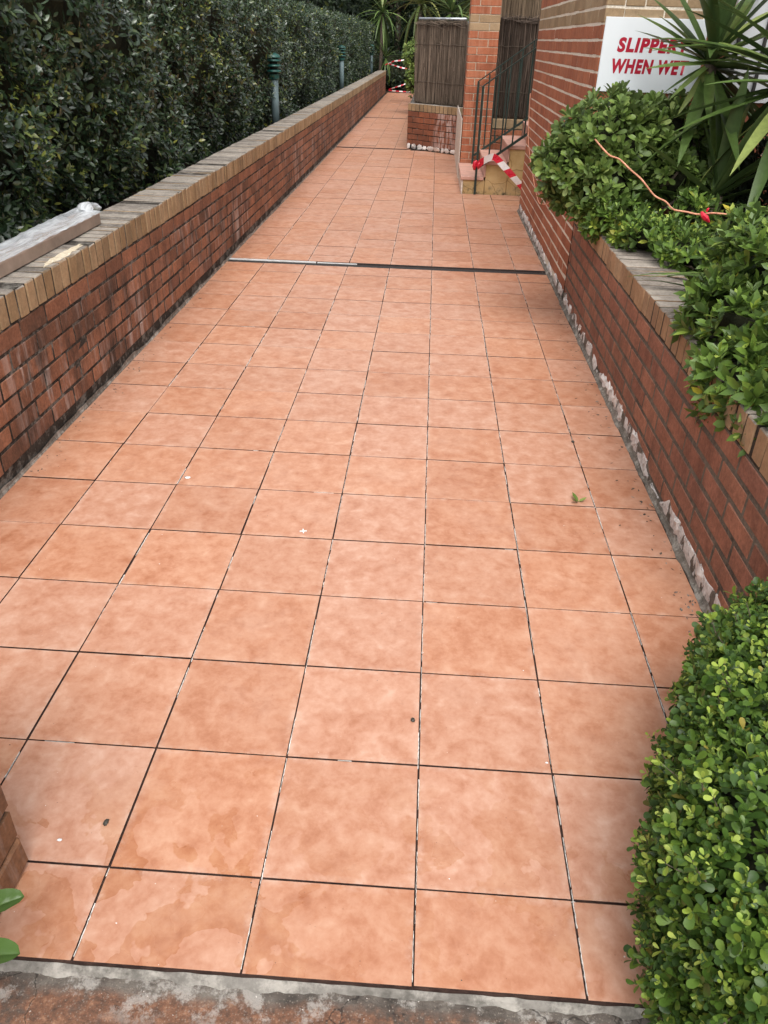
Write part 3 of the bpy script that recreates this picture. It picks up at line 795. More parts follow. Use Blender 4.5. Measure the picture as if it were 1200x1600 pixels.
def brush_fence(label, a, b, z0, z1, mat, n, rail=None, wires=2, top=True, seed=0, fuzz=.05):
    a = Vector(a); b = Vector(b); d = b-a; L_ = d.length; ang = math.atan2(d.y, d.x)
    t = thing('brush_fence', label, 'fence', (a.x, a.y, z0), ang)
    r = np.random.default_rng(seed); V = []; F = []
    xs = r.uniform(0, L_, n); dep = r.uniform(0, .05, n); wd = r.uniform(.0016, .0052, n); lean = r.normal(0, .022, n)
    lo = np.where(r.random(n) < .65, r.uniform(0, .05, n), r.uniform(0, (z1-z0)*.6, n)); ln = r.uniform(.45, 1.1, n)*(z1-z0)
    hi = np.minimum(lo+ln, (z1-z0)+r.normal(-.01, .018, n))
    for i in range(n):
        x, y = xs[i], dep[i]; dx = lean[i]*(hi[i]-lo[i]); w_ = wd[i]; mx = x+dx*.5+r.normal(0, .006); zm = (lo[i]+hi[i])/2; k = len(V)
        for px, pz in ((x, lo[i]), (mx, zm), (x+dx, hi[i])):
            V += [(px-w_, y, pz), (px, y-w_*1.2, pz), (px+w_, y, pz)]
        for s_ in (0, 3): F += [(k+s_, k+s_+1, k+s_+4, k+s_+3), (k+s_+1, k+s_+2, k+s_+5, k+s_+4)]
    link('brushwood', mesh_np('brushwood', V, F, mat), t, kind='stuff')
    MB().box(0, L_, .052, .075, .0, z1-z0-.03).build('backing', M['brush2'], t)
    mb = MB()
    for k in range(wires):
        z = (z1-z0)*(k+.6)/(wires+.2); pts = [(L_*q/20, -.007+r.normal(0, .002), z+r.normal(0, .004)) for q in range(21)]
        mb.tube(pts, .0025, 5)
    mb.build('tie_wire', M['twig'], t)
    if top:
        mb = MB()
        for k in range(110):
            x = r.uniform(-.05, L_-.1); l = r.uniform(.12, .38); z = z1-z0-.03+r.normal(0, .016); y = r.uniform(-.03, .07)
            mb.tube([(x, y, z), (x+l*.5, y+r.normal(0, .012), z+r.normal(0, .02)), (min(x+l, L_+.05), y+r.normal(0, .02), z+r.normal(0, .03))], [.003, .003, .0015], 3)
        mb.build('top_bundle', mat, t, kind='stuff')
    if rail: MB().tube([(rail[0], .03, z1-z0+.025), (rail[1], .03, z1-z0+.025)], .019, 10).build('top_rail', M['pipe'], t, smooth=True)
    for x in (.01, L_-.02): MB().tube([(x, .062, 0.0), (x, .062, z1-z0)], .016, 8).build('post', M['boll'], t, smooth=True)
    return t
brush_fence('brown brush fence panel with grey pipe on top, standing on the skewed planter', (-.385, 13.56, 0), (.36, 12.95, 0), .672, 1.80, M['brush'], 2300, (.02, .93), 2, True, 1)
lb = thing('retaining_wall', 'cream capped low brick wall behind the railings under the dark brush screen', 'wall', (.69, 11.03, 0)); off = (.69, 11.03, 0)
MB().box(.69, 2.2, 11.036, 11.25, -.05, .668).build('mortar_core', M['mortar_g'], lb, off=off)
P = courses_along(.69, 2.2, .545, 6, M['brick_b'], 'y', 11.03, -1); x = .69
P += [((x0+.1135, 11.13, .612), (.224, .2, .115), M['brick_c']) for x0 in np.arange(.69, 2.1, .2335)]
place_pieces(lb, 'brick', [((c[0]-off[0], c[1]-off[1], c[2]), d, m_) for c, d, m_ in P], 'brickwork', 300, .004, .0014, 5, .001, off)
brush_fence('dark brush screen behind the stair railings beside the brick column', (.69, 11.09, 0), (2.1, 11.09, 0), .674, 1.82, M['brush2'], 2400, None, 2, True, 2)
brush_fence('taller pale brush screen rising behind the dark screen', (.69, 11.75, 0), (2.4, 11.75, 0), -.02, 2.9, M['brush3'], 2600, None, 3, False, 3)

# ================================================================== BOLLARD LIGHTS
def bollard(x, y, zb, zt, label):
    t = thing('bollard_light', label, 'bollard light', (x, y, zb), 0, 'bollard lights along the hedge'); h = zt-zb
    MB().lathe((0, 0, 0), [(.046, 0), (.046, h-.27)], 20).build('pole', M['boll'], t, smooth=True)
    MB().lathe((0, 0, 0), [(.047, h-.285), (.062, h-.27), (.064, h-.225), (.05, h-.222)], 20).build('collar', M['bollhead'], t, smooth=False)
    MB().lathe((0, 0, 0), [(.048, h-.222), (.048, h-.05)], 16).build('lamp_core', M['black'], t, smooth=True)
    for k in range(3):
        z = h-.205+.056*k
        MB().lathe((0, 0, 0), [(.050, z+.006), (.086, z), (.090, z+.008), (.086, z+.020), (.052, z+.030)], 22).build('louvre', M['bollhead'], t, smooth=True)
    MB().lathe((0, 0, 0), [(.052, h-.052), (.088, h-.056), (.090, h-.047), (.06, h-.018), (.018, h-.002), (.001, h)], 22).build('cap', M['bollhead'], t, smooth=True)
    return t
bollard(-2.00, 9.99, .50, 1.372, 'nearest grey bollard light with green louvred head in front of the hedge')
bollard(-2.03, 18.0, .50, 1.41, 'middle bollard light of the row standing between the hedge and the wall')
bollard(-2.05, 26.8, .50, 1.39, 'farthest bollard light at the far end of the low wall')

# ================================================================== WRAPPED BOARD ON THE WALL
pk = thing('wrapped_board', 'long brown boxed board in clear plastic lying on the coping beside the hedge', 'package', (-1.82, 2.5, .684)); off = (-1.82, 2.5, .684)
MB().cbox(-1.872, -1.752, 1.3, 3.485, .6845, .738, .003).build('board', M['cardboard'], pk, off=off)
def mat_film():
    t = NT('crinkled_plastic_film'); p = t.pos()
    wr = t.noise(t.scaled(p, (22, 5, 22)), 1.0, 4, .6, None, .8)
    f = t.step(wr, .35, .7, .40, .85)
    pr = t.n('BsdfPrincipled', {'Base Color': (.74, .77, .80), 'Roughness': .22, 'Specular IOR Level': .7})
    t.t.links.new(t.bump(wr, .8, .02), pr.inputs['Normal'])
    tr = t.n('BsdfTransparent').outputs[0]
    sh = t.n('MixShader', {0: f, 1: tr, 2: pr.outputs[0]}).outputs[0]
    o = t.n('OutputMaterial'); t.t.links.new(sh, o.inputs[0]); return t.mat
M['film'] = mat_film()
r = np.random.default_rng(4); V = []; F = []; ny, nx = 60, 9
for j in range(ny):
    yy = 1.3+2.20*j/(ny-1)
    for i in range(nx):
        f = i/(nx-1); xx = -1.748-.15*f
        z = .7412+.0028*abs(r.normal())+.005*math.sin(f*9+.8*math.sin(yy*3))*(.3+f)+.010*f
        if i == nx-1: z -= .02
        V.append((xx, yy, z))
F = [(j*nx+i, j*nx+i+1, (j+1)*nx+i+1, (j+1)*nx+i) for j in range(ny-1) for i in range(nx-1)]
MB().add(V, F).build('plastic_film', M['film'], pk, smooth=True, off=off)
V = []; n = 14
for j in range(7):
    for i in range(n):
        a = 2*math.pi*i/n; rr = (.030+.010*math.sin(j*1.1))*(1+.07*r.normal())
        V.append((-1.832+rr*1.1*math.cos(a), 3.45+.028*j, .735+.024*math.sin(j*.5)+rr*.75*math.sin(a)))
F = [(j*n+i, j*n+(i+1) % n, (j+1)*n+(i+1) % n, (j+1)*n+i) for j in range(6) for i in range(n)]
MB().add(V, F).build('film_end', M['film'], pk, off=off)

# ================================================================== FOLIAGE
def leaf_template(wid=.42, fold=.12, curl=.12, obov=.0, rows_=(.32, .68)):
    """unit-length leaf along +Y, normal +Z"""
    t1, t2 = rows_
    w1 = wid*(.42-.12*obov); w2 = wid*(.40+.10*obov)
    cz = lambda t: -curl*t*t
    V = np.array([(0, 0, 0), (0, t1, cz(t1)-.0), (0, t2, cz(t2)), (0, 1, cz(1)),
                  (-w1, t1, cz(t1)+fold*w1*2), (-w2, t2, cz(t2)+fold*w2*2), (w1, t1, cz(t1)+fold*w1*2), (w2, t2, cz(t2)+fold*w2*2)])
    T = np.array([(0, 1, 4), (1, 2, 5), (1, 5, 4), (2, 3, 5), (0, 6, 1), (1, 6, 7), (1, 7, 2), (2, 7, 3)])
    return V, T
def round_template(wid=.5, fold=.1, curl=.1, obov=.5):
    ts = (.25, .55, .82, .96); ws = [wid*.5*f for f in ((.62-.15*obov), .95, .92+.06*obov, .45+.1*obov)]
    cz = lambda t: -curl*t*t
    V = [(0, 0, 0)]+[(0, t, cz(t)) for t in ts]+[(0, 1, cz(1))]
    for sg_ in (-1, 1): V += [(sg_*w_, t, cz(t)+fold*w_*2) for t, w_ in zip(ts, ws)]
    T = []
    for b, fl in ((6, False), (10, True)):
        q = [(0, 1, b)]+[x for i in range(3) for x in ((i+1, i+2, b+i+1), (i+1, b+i+1, b+i))]+[(4, 5, b+3)]
        T += [x[::-1] for x in q] if fl else q
    return np.array(V, float), np.array(T)
def strap_template(n=7, wid=.055, fold=.35, droop=.25):
    V = []; T = []
    for i in range(n):
        t = i/(n-1); w_ = wid*(.75+.6*t if t < .35 else .96*(1-((t-.35)/.65)**2.2))*.5+.0006
        z = -droop*t**2.4
        V += [(-w_, t, z+fold*w_), (0, t, z), (w_, t, z+fold*w_)]
    for i in range(n-1):
        b = 3*i; T += [(b, b+1, b+4), (b, b+4, b+3), (b+1, b+2, b+5), (b+1, b+5, b+4)]
    return np.array(V), np.array(T)

def frames(D, Nn):
    """rotation matrices with Y=D and Z close to Nn"""
    D = D/np.linalg.norm(D, axis=1, keepdims=True)
    Z = Nn - D*np.sum(Nn*D, axis=1, keepdims=True); Z /= np.maximum(np.linalg.norm(Z, axis=1, keepdims=True), 1e-6)
    X = np.cross(D, Z)
    return np.stack([X, D, Z], axis=2)

def foliage2(parent, origin, P, Rm, Sz, tmpl, mat, fresh, nparts=300, cell=7):
    f = FRESH
    foliage(parent, origin, P[~f], Rm[~f], Sz[~f], tmpl, mat, int(nparts*.78), cell=cell)
    foliage(parent, origin, P[f], Rm[f], Sz[f], tmpl, fresh, nparts-int(nparts*.78), rest='young_foliage', cell=cell)

def foliage(parent, origin, P, Rm, Sz, tmpl, mat, nparts=300, leaf_name='leaf', rest='foliage', cell=7, smooth=True):
    V0, T0 = tmpl; origin = np.array(origin); n = len(P)
    lead = np.zeros(n, bool)
    if nparts:
        u, v, z = project(P + Rm[:, :, 1]*Sz[:, None]*.5)
        ok = (u > -5) & (u < 1205) & (v > -5) & (v < 1605) & (z > .1)
        vd = (P-CAM)/np.linalg.norm(P-CAM, axis=1, keepdims=True)
        area = np.abs(np.sum(Rm[:, :, 2]*vd, axis=1))*Sz**2/z**2
        cells = (u//cell).astype(int)*4000+(v//cell).astype(int)
        ids = np.where(ok)[0]; order = ids[np.argsort(z[ids])]
        _, first = np.unique(cells[order], return_index=True)
        vis = order[first]; vis = vis[np.argsort(-area[vis])][:nparts]
        lead[vis] = True
        me = mesh_np(leaf_name, V0, T0, mat, smooth)
        for i in vis:
            o = bpy.data.objects.new(leaf_name, me); COL.objects.link(o); o.parent = parent
            mm = Matrix(((*(Rm[i, 0]*Sz[i]), P[i, 0]-origin[0]), (*(Rm[i, 1]*Sz[i]), P[i, 1]-origin[1]), (*(Rm[i, 2]*Sz[i]), P[i, 2]-origin[2]), (0, 0, 0, 1)))
            o.matrix_basis = mm
    k = np.where(~lead)[0]
    if len(k):
        W_ = np.einsum('nij,vj->nvi', Rm[k]*Sz[k][:, None, None], V0)+(P[k]-origin)[:, None, :]
        T = (T0[None]+np.arange(len(k))[:, None, None]*len(V0)).reshape(-1, 3)
        link(rest, mesh_np(rest, W_.reshape(-1, 3), T, mat, smooth), parent, kind='stuff')

def blob_samples(blobs, n, rg, shell=(.80, 1.02), lump=.10, ylim=None):
    """points near the surface of a union of ellipsoids, with outward normals"""
    C = np.array([b[0] for b in blobs]); Rr = np.array([b[1] for b in blobs])
    ar = Rr[:, 0]*Rr[:, 1]+Rr[:, 1]*Rr[:, 2]+Rr[:, 0]*Rr[:, 2]; pr = ar/ar.sum()
    Pn = []; Nn = []; cnt = 0
    while cnt < n:
        m_ = n
        idx = rg.choice(len(blobs), m_, p=pr)
        d = rg.normal(size=(m_, 3)); d /= np.linalg.norm(d, axis=1, keepdims=True)
        lum = 1+lump*np.sin(d[:, 0]*7+idx)*np.sin(d[:, 1]*6.3+idx*2)*np.sin(d[:, 2]*6.7+1)
        s_ = rg.uniform(shell[0]**2, shell[1]**2, m_)**.5
        P_ = C[idx]+d*Rr[idx]*(s_*lum)[:, None]
        q = (P_[:, None, :]-C[None])/Rr[None]; q = (q**2).sum(2); q[np.arange(m_), idx] = 9
        keep = q.min(1) > shell[0]**2*.8
        N_ = d/Rr[idx]; N_ /= np.linalg.norm(N_, axis=1, keepdims=True)
        Pn.append(P_[keep]); Nn.append(N_[keep]); cnt += keep.sum()
        if keep.mean() < .01: break
    return np.concatenate(Pn)[:n], np.concatenate(Nn)[:n]

def shoots(P, Nn, rg, per, axis_up=.5, spread=(.7, 1.2), size=(.05, .075), step=0.0, jitter=.35):
    """whorls of leaves round shoot tips"""
    n = len(P)
    ax = Nn+np.array([0, 0, axis_up])+rg.normal(0, jitter, (n, 3)); ax /= np.linalg.norm(ax, axis=1, keepdims=True)
    t = rg.normal(size=(n, 3)); e1 = np.cross(ax, t); e1 /= np.linalg.norm(e1, axis=1, keepdims=True); e2 = np.cross(ax, e1)
    LP, LD, LN, LS = [], [], [], []
    base = rg.uniform(0, 6.28, n); szb = rg.uniform(size[0], size[1], n)
    for k in range(per):
        an = base+2.399*k; rad = e1*np.cos(an)[:, None]+e2*np.sin(an)[:, None]
        f = k/max(1, per-1)
        th = spread[1]*(1-f)+spread[0]*f + rg.normal(0, .15, n)
        D = ax*np.cos(th)[:, None]+rad*np.sin(th)[:, None]
        Nl = ax*np.sin(th)[:, None]-rad*np.cos(th)[:, None]
        Nl = Nl + rg.normal(0, .22, (n, 3))
        LP.append(P+ax*(step*(f-.5))[..., None] if np.ndim(step) else P+ax*(step*(f-.5)))
        LD.append(D); LN.append(Nl); LS.append(szb*(1-.25*f)*rg.uniform(.8, 1.15, n))
    P_ = np.concatenate(LP); D = np.concatenate(LD); N_ = np.concatenate(LN); S_ = np.concatenate(LS)
    fr = rg.random(n) < .36
    global FRESH
    FRESH = np.concatenate([fr & (k >= per-3) for k in range(per)])
    S_ = np.where(FRESH, S_*.72, S_)
    return P_, frames(D, N_), S_

def core(parent, origin, blobs, k=.72, mat=None, name='dark_inner_hull'):  # solid dark hull added inside the leaves to block light
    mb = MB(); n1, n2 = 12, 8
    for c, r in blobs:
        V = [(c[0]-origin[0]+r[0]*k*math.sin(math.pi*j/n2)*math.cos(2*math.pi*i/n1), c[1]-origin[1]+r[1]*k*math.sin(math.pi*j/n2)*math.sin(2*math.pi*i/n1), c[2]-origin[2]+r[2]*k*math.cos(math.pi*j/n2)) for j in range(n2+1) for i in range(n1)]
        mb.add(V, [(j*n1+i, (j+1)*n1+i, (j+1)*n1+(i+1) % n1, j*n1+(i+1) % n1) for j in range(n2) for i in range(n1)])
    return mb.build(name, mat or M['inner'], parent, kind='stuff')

def branches(parent, origin, base, tips, r0=.018, seed=0, name='branch'):
    rg = np.random.default_rng(seed); base = Vector(base)-Vector(origin)
    for tp in tips:
        tp = Vector(tp)-Vector(origin); mid = base.lerp(tp, .5)+Vector(rg.normal(0, .05, 3))
        pts = [base, base.lerp(mid, .6)+Vector(rg.normal(0, .02, 3)), mid, mid.lerp(tp, .6)+Vector(rg.normal(0, .02, 3)), tp]
        MB().tube(pts, [r0, r0*.85, r0*.7, r0*.5, r0*.3], 7).build(name, M['twig'], parent, smooth=True)

# ---- tall hedge on the left
hd = thing('hedge', 'tall dark glossy clipped hedge running behind the left wall', 'hedge', (-2.9, 1.0, .5)); ho = (-2.9, 1.0, .5)
rg = np.random.default_rng(40)
def hedge_front(y, z):
    return -2.07-.10*np.clip((.95-z)/.4, 0, 1)+.06*np.sin(y*2.3+z*2)+.05*np.sin(y*5.1-z*4.4)+.03*np.sin(z*9+y*1.3)+.035*np.sin(y*9.7+z*6.1)-.22*np.clip((z-1.75)/.25, 0, 1)**2
HT = 1.96
def hedge_points(n, y0, y1, z0=.52):
    y = rg.uniform(y0, y1, n); z = rg.uniform(z0, HT, n)
    dep = np.abs(rg.normal(0, .09, n)); gap = np.sin(y*3.7+z*5.3)*np.sin(y*1.9-z*4.1+1)
    keep = (gap > -.55) | (rg.random(n) < .35)
    x = hedge_front(y, z)-dep+.03
    P_ = np.stack([x, y, z], 1)[keep]; N_ = np.tile(np.array([1.0, -.12, .25]), (len(P_), 1))
    return P_, N_
def hedge_top(n, y0, y1):
    y = rg.uniform(y0, y1, n); x = -2.2-rg.uniform(0, 1.5, n)
    z = HT-np.abs(rg.normal(0, .04, n))+.03*np.sin(y*2.7+x*3)+.03*np.sin(y*6)
    return np.stack([x, y, z], 1), np.tile(np.array([.2, -.1, 1.0]), (n, 1))
PP = [hedge_points(3600, .6, 5.0), hedge_points(3300, 5.0, 9.5), hedge_points(3000, 9.5, 16.0), hedge_points(3400, 16.0, 27.2), hedge_top(2600, 2.0, 12.0), hedge_top(2600, 12.0, 27.2)]
ye = rg.uniform(-3.4, -2.1, 500); PP.append((np.stack([ye, np.full(500, 27.2)+rg.normal(0, .05, 500), rg.uniform(.5, HT, 500)], 1), np.tile(np.array([.3, .8, .2]), (500, 1))))
Ph = np.concatenate([a for a, b in PP]); Nh = np.concatenate([b for a, b in PP])
LP, LR, LS = shoots(Ph, Nh, rg, 6, .35, (.55, 1.35), (.048, .075), .05, .45)
yk_ = LP[:, 1]; FRESH = FRESH & (np.sin(yk_*1.3+LP[:, 2]*3.1)+np.sin(yk_*3.7) > .9)
foliage2(hd, ho, LP, LR, LS, leaf_template(.46, .10, .16, -.1), M['leaf_h'], M['fresh_h'], 300)
MB().add([], [])
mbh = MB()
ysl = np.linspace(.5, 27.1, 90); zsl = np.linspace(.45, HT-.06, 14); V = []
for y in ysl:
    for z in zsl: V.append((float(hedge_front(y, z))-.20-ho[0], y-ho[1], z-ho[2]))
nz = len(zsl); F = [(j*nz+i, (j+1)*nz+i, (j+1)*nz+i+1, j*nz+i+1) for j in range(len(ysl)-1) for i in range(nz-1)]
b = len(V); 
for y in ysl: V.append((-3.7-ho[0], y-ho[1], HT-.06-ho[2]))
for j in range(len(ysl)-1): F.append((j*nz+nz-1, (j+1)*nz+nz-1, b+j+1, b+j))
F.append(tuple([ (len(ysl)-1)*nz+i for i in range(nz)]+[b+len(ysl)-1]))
mbh.add(V, F).build('dark_inner_hull', M['inner'], hd, kind='stuff')  # added dark sheet behind the hedge leaves, blocks light and stands for shade
for i in range(26):
    y = 1.2+i*1.02; MB().tube([(-2.5-ho[0], y-ho[1], 0), (-2.45-ho[0], y+.1-ho[1], .35), (-2.3-ho[0], y+.05-ho[1], .8)], [.022, .016, .008], 6).build('stem', M['twig'], hd, smooth=True)

# ---- shrubs on the right planter
def shrub(label, cat, origin, blobs, n, per, size, tmpl, mat, seed, k=.7, tips=(), up=.5, spread=(.45, 1.15), shell=(.74, 1.03), base=None, name='shrub', nparts=300, lump=.12, jitter=.4, group=None, stepv=.03, fresh=None):
    rg_ = np.random.default_rng(seed)
    t = thing(name, label, cat, origin, 0, group)
    P_, N_ = blob_samples(blobs, n, rg_, shell, lump)
    a, b, c = shoots(P_, N_, rg_, per, up, spread, size, stepv, jitter)
    if fresh: foliage2(t, origin, a, b, c, tmpl, mat, fresh, nparts)
    else: foliage(t, origin, a, b, c, tmpl, mat, nparts)
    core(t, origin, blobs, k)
    if len(tips): branches(t, origin, base or origin, tips, .02, seed)
    return t
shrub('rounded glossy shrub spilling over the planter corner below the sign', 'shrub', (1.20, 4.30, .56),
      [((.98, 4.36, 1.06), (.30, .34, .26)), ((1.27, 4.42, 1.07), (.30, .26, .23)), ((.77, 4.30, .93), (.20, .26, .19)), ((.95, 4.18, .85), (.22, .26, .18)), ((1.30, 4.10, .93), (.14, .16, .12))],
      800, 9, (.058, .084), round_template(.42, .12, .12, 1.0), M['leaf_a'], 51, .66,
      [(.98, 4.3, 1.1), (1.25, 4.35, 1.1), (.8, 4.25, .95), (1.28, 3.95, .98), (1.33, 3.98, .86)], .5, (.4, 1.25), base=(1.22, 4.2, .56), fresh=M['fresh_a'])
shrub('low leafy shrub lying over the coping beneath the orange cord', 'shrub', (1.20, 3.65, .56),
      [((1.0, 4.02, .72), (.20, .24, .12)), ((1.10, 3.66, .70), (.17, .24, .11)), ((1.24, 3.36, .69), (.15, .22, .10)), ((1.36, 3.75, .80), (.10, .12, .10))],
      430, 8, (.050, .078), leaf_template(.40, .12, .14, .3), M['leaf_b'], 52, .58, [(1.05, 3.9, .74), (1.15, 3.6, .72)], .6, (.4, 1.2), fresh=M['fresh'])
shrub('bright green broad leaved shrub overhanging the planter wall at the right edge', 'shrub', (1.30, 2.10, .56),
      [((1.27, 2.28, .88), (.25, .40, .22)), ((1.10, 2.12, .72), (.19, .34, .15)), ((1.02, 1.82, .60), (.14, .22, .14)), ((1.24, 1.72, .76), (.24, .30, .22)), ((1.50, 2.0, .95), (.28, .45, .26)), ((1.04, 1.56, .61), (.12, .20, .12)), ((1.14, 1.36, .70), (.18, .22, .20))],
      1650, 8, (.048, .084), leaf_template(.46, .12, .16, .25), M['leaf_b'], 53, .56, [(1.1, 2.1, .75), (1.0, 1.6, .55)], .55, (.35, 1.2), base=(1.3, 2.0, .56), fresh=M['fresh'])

shrub('added undergrowth coloured as dark shade, filling the planter behind the yuccas', 'shrub', (2.0, 4.3, .56),
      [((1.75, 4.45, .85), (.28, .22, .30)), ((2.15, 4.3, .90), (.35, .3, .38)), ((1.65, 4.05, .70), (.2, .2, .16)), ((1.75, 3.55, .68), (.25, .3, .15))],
      420, 7, (.06, .09), leaf_template(.36, .1, .2), M['leaf_t'], 57, .7, nparts=60)  # added plants, dark leaves stand in for the shade under the yuccas

# ---- clipped box bush, bottom right
def superell(n, c, h, e, rg_, zmin=-.02):
    d = rg_.normal(size=(n*2, 3)); d /= np.abs(d).max(1, keepdims=True)
    s_ = (np.abs(d)**e).sum(1)**(1/e); u = d/s_[:, None]
    P_ = np.array(c)+u*np.array(h); N_ = np.sign(u)*np.abs(u)**(e-1)/np.array(h); N_ /= np.linalg.norm(N_, axis=1, keepdims=True)
    k = P_[:, 2] > zmin
    return P_[k][:n], N_[k][:n]
bx = thing('box_bush', 'dense clipped small leaved box bush at the bottom right corner', 'bush', (1.2, .27, 0)); bo = (1.2, .27, 0)
rg = np.random.default_rng(60)
bc, bh, be, brot, blean = (1.232, .262, .205), (.745, .635, .295), 4.0, -.395, -.05
bc = np.array(bc); bh = np.array(bh)
BR = np.array([[math.cos(brot), -math.sin(brot), blean], [math.sin(brot), math.cos(brot), 0], [0, 0, 1]])
P_, N_ = superell(17000, (0, 0, 0), bh-.012, be, rg, -.25)
P_ = P_@BR.T+bc; N_ = N_@BR.T
kp = (P_[:, 2] > .0) & (P_[:, 0] < 1.5); P_, N_ = P_[kp], N_[kp]
lum = .02*np.sin(P_[:, 0]*23+1)*np.sin(P_[:, 1]*19)*np.sin(P_[:, 2]*21+2)+rg.normal(0, .014, len(P_))
lum = lum-.05*np.clip(np.sin(P_[:, 0]*9+P_[:, 2]*11)*np.sin(P_[:, 1]*10-P_[:, 2]*7)-.45, 0, 1)
P_ = P_+N_*(lum-np.abs(rg.normal(0, .022, len(P_))))[:, None]
a, b, c = shoots(P_, N_, rg, 7, .45, (.5, 1.25), (.014, .033), .03, .5)
foliage2(bx, bo, a, b, c, round_template(.58, .12, .12, .7), M['leaf_x'], M['fresh'], 300, cell=9)
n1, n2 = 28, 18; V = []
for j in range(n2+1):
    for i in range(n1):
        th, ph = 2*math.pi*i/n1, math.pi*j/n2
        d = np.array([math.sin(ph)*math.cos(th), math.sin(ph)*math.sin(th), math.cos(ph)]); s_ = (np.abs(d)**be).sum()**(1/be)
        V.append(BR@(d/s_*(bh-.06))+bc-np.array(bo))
MB().add(V, [(j*n1+i, (j+1)*n1+i, (j+1)*n1+(i+1) % n1, j*n1+(i+1) % n1) for j in range(n2) for i in range(n1)]).build('dark_inner_hull', M['inner'], bx, kind='stuff')  # added light-blocking hull inside the bush, coloured as deep shade
for q in range(30):
    pa = P_[rg.integers(len(P_))]-np.array(bo); MB().tube([pa*.72+np.array([0, 0, .02]), pa*.9, pa*1.0], [.003, .0022, .001], 5).build('twig', M['twig'], bx)

sel = rg.choice(len(P_), 110, replace=False); PS, NS_ = P_[sel], N_[sel]
tipS = PS+NS_*rg.uniform(.02, .06, (110, 1))+np.array([0, 0, 1])*rg.uniform(.0, .04, (110, 1))
mbs = MB()
for q in range(110): mbs.tube([PS[q]-np.array(bo)-NS_[q]*.03, (PS[q]+tipS[q])/2-np.array(bo)+rg.normal(0, .003, 3), tipS[q]-np.array(bo)], [.0016, .0013, .0008], 4)
mbs.build('stray_twigs', M['twig'], bx, kind='stuff')
for f_ in (.35, .7, 1.0):
    a, b, c = shoots(PS+(tipS-PS)*f_, NS_, rg, 4, .6, (.5, 1.2), (.014, .024), .012, .3)
    foliage(bx, bo, a, b, c, round_template(.56, .12, .12, .6), M['fresh'] if f_ == 1.0 else M['leaf_x'], 0, rest='stray_leaves')

# ---- yuccas
def rosette(parent, origin, c, n, L_, seed, el=(-.5, 1.45), wid=.06, droop=.3, mat=None, bias=None, name='leaf', stem=None, stemr=.045, tips=(), skip=None):
    rg_ = np.random.default_rng(seed); mat = mat or M['yucca']
    meshes = [mesh_np(name, *strap_template(8, wid, .4, dr), mat, True) for dr in (droop*.35, droop, droop*1.7)]
    for i in range(n):
        az = rg_.uniform(0, 2*math.pi) if bias is None else rg_.normal(bias[0], bias[1])
        e = el[0]+(el[1]-el[0])*(i+.5)/n+rg_.normal(0, .1)
        D = np.array([math.cos(az)*math.cos(e), math.sin(az)*math.cos(e), math.sin(e)])
        if skip:
            bad = False
            for f_ in (.4, .7, 1.0):
                u_, v_, _ = project(np.array(c)+D*L_*f_-np.array([0, 0, .12*f_*f_]))
                bad = bad or (skip[0] < u_[0] < skip[1] and skip[2] < v_[0] < skip[3])
            if bad: continue
        up = np.array([-math.cos(az)*math.sin(e), -math.sin(az)*math.sin(e), math.cos(e)])+rg_.normal(0, .15, 3)
        Rm = frames(D[None], up[None])[0]; s_ = L_*rg_.uniform(.7, 1.1)
        st_ = np.array(c)-np.array(origin)+np.array([0, 0, .10*(i/n-.5)])
        o = bpy.data.objects.new(name, meshes[rg_.integers(3) if e < .9 else 0]); COL.objects.link(o); o.parent = parent
        o.matrix_basis = Matrix(((*(Rm[0]*s_), st_[0]), (*(Rm[1]*s_), st_[1]), (*(Rm[2]*s_), st_[2]), (0, 0, 0, 1)))
    for tp in tips:
        D = np.array(tp)-np.array(c); s_ = np.linalg.norm(D); D = D/s_+np.array([0, 0, .10])
        Rm = frames(D[None], np.array([[0.1, -.35, 1.0]])+rg_.normal(0, .25, (1, 3)))[0]
        o = bpy.data.objects.new(name, meshes[0]); COL.objects.link(o); o.parent = parent; st_ = np.array(c)-np.array(origin)
        o.matrix_basis = Matrix(((*(Rm[0]*s_), st_[0]), (*(Rm[1]*s_), st_[1]), (*(Rm[2]*s_), st_[2]), (0, 0, 0, 1)))
    if stem is not None:
        a = Vector(stem)-Vector(origin); b = Vector(c)-Vector(origin)
        MB().tube([a, a.lerp(b, .5)+Vector((.015, .01, 0)), b], [stemr*1.2, stemr, stemr*.8], 10).build('stem', M['twig'], parent, smooth=True)
yo = (1.45, 4.38, .56); y1 = thing('yucca', 'spiky green yucca rosette spreading its blades across the sign', 'plant', yo)
rosette(y1, yo, (1.455, 4.36, 1.48), 62, .68, 71, (-.85, 1.45), .112, .18, stem=(1.45, 4.38, .55), skip=(940, 1074, -60, 240),
        tips=[back(990, 52, 4.62), back(1003, 79, 4.5), back(992, 26, 4.62), back(1026, 26, 4.62), back(1006, 113, 4.45), back(1012, -5, 4.6), back(1040, -40, 4.5), back(1046, 160, 4.2), back(1060, 185, 4.2), back(1035, 150, 4.45)])
yo = (1.85, 3.9, .56); y2 = thing('yucca', 'larger spiky yucca cut by the right edge of the photo', 'plant', yo)
rosette(y2, yo, (1.80, 3.95, 1.42), 68, .88, 72, (-.95, 1.45), .09, .2, stem=(1.85, 3.9, .55))
yo = (1.52, 3.98, .56); y3 = thing('yucca', 'short upright yucca sucker growing low between the shrubs', 'plant', yo)
rosette(y3, yo, (1.52, 3.98, .86), 24, .55, 73, (.15, 1.5), .14, .10, stem=(1.52, 3.98, .55))
yo = (1.45, 2.75, .56); y4 = thing('strap_leaf_plant', 'grey green strap leaved plant arching over the right coping', 'plant', yo)
rosette(y4, yo, (1.42, 2.78, .58), 8, .52, 74, (.35, .95), .085, .55, bias=(2.9, .5))

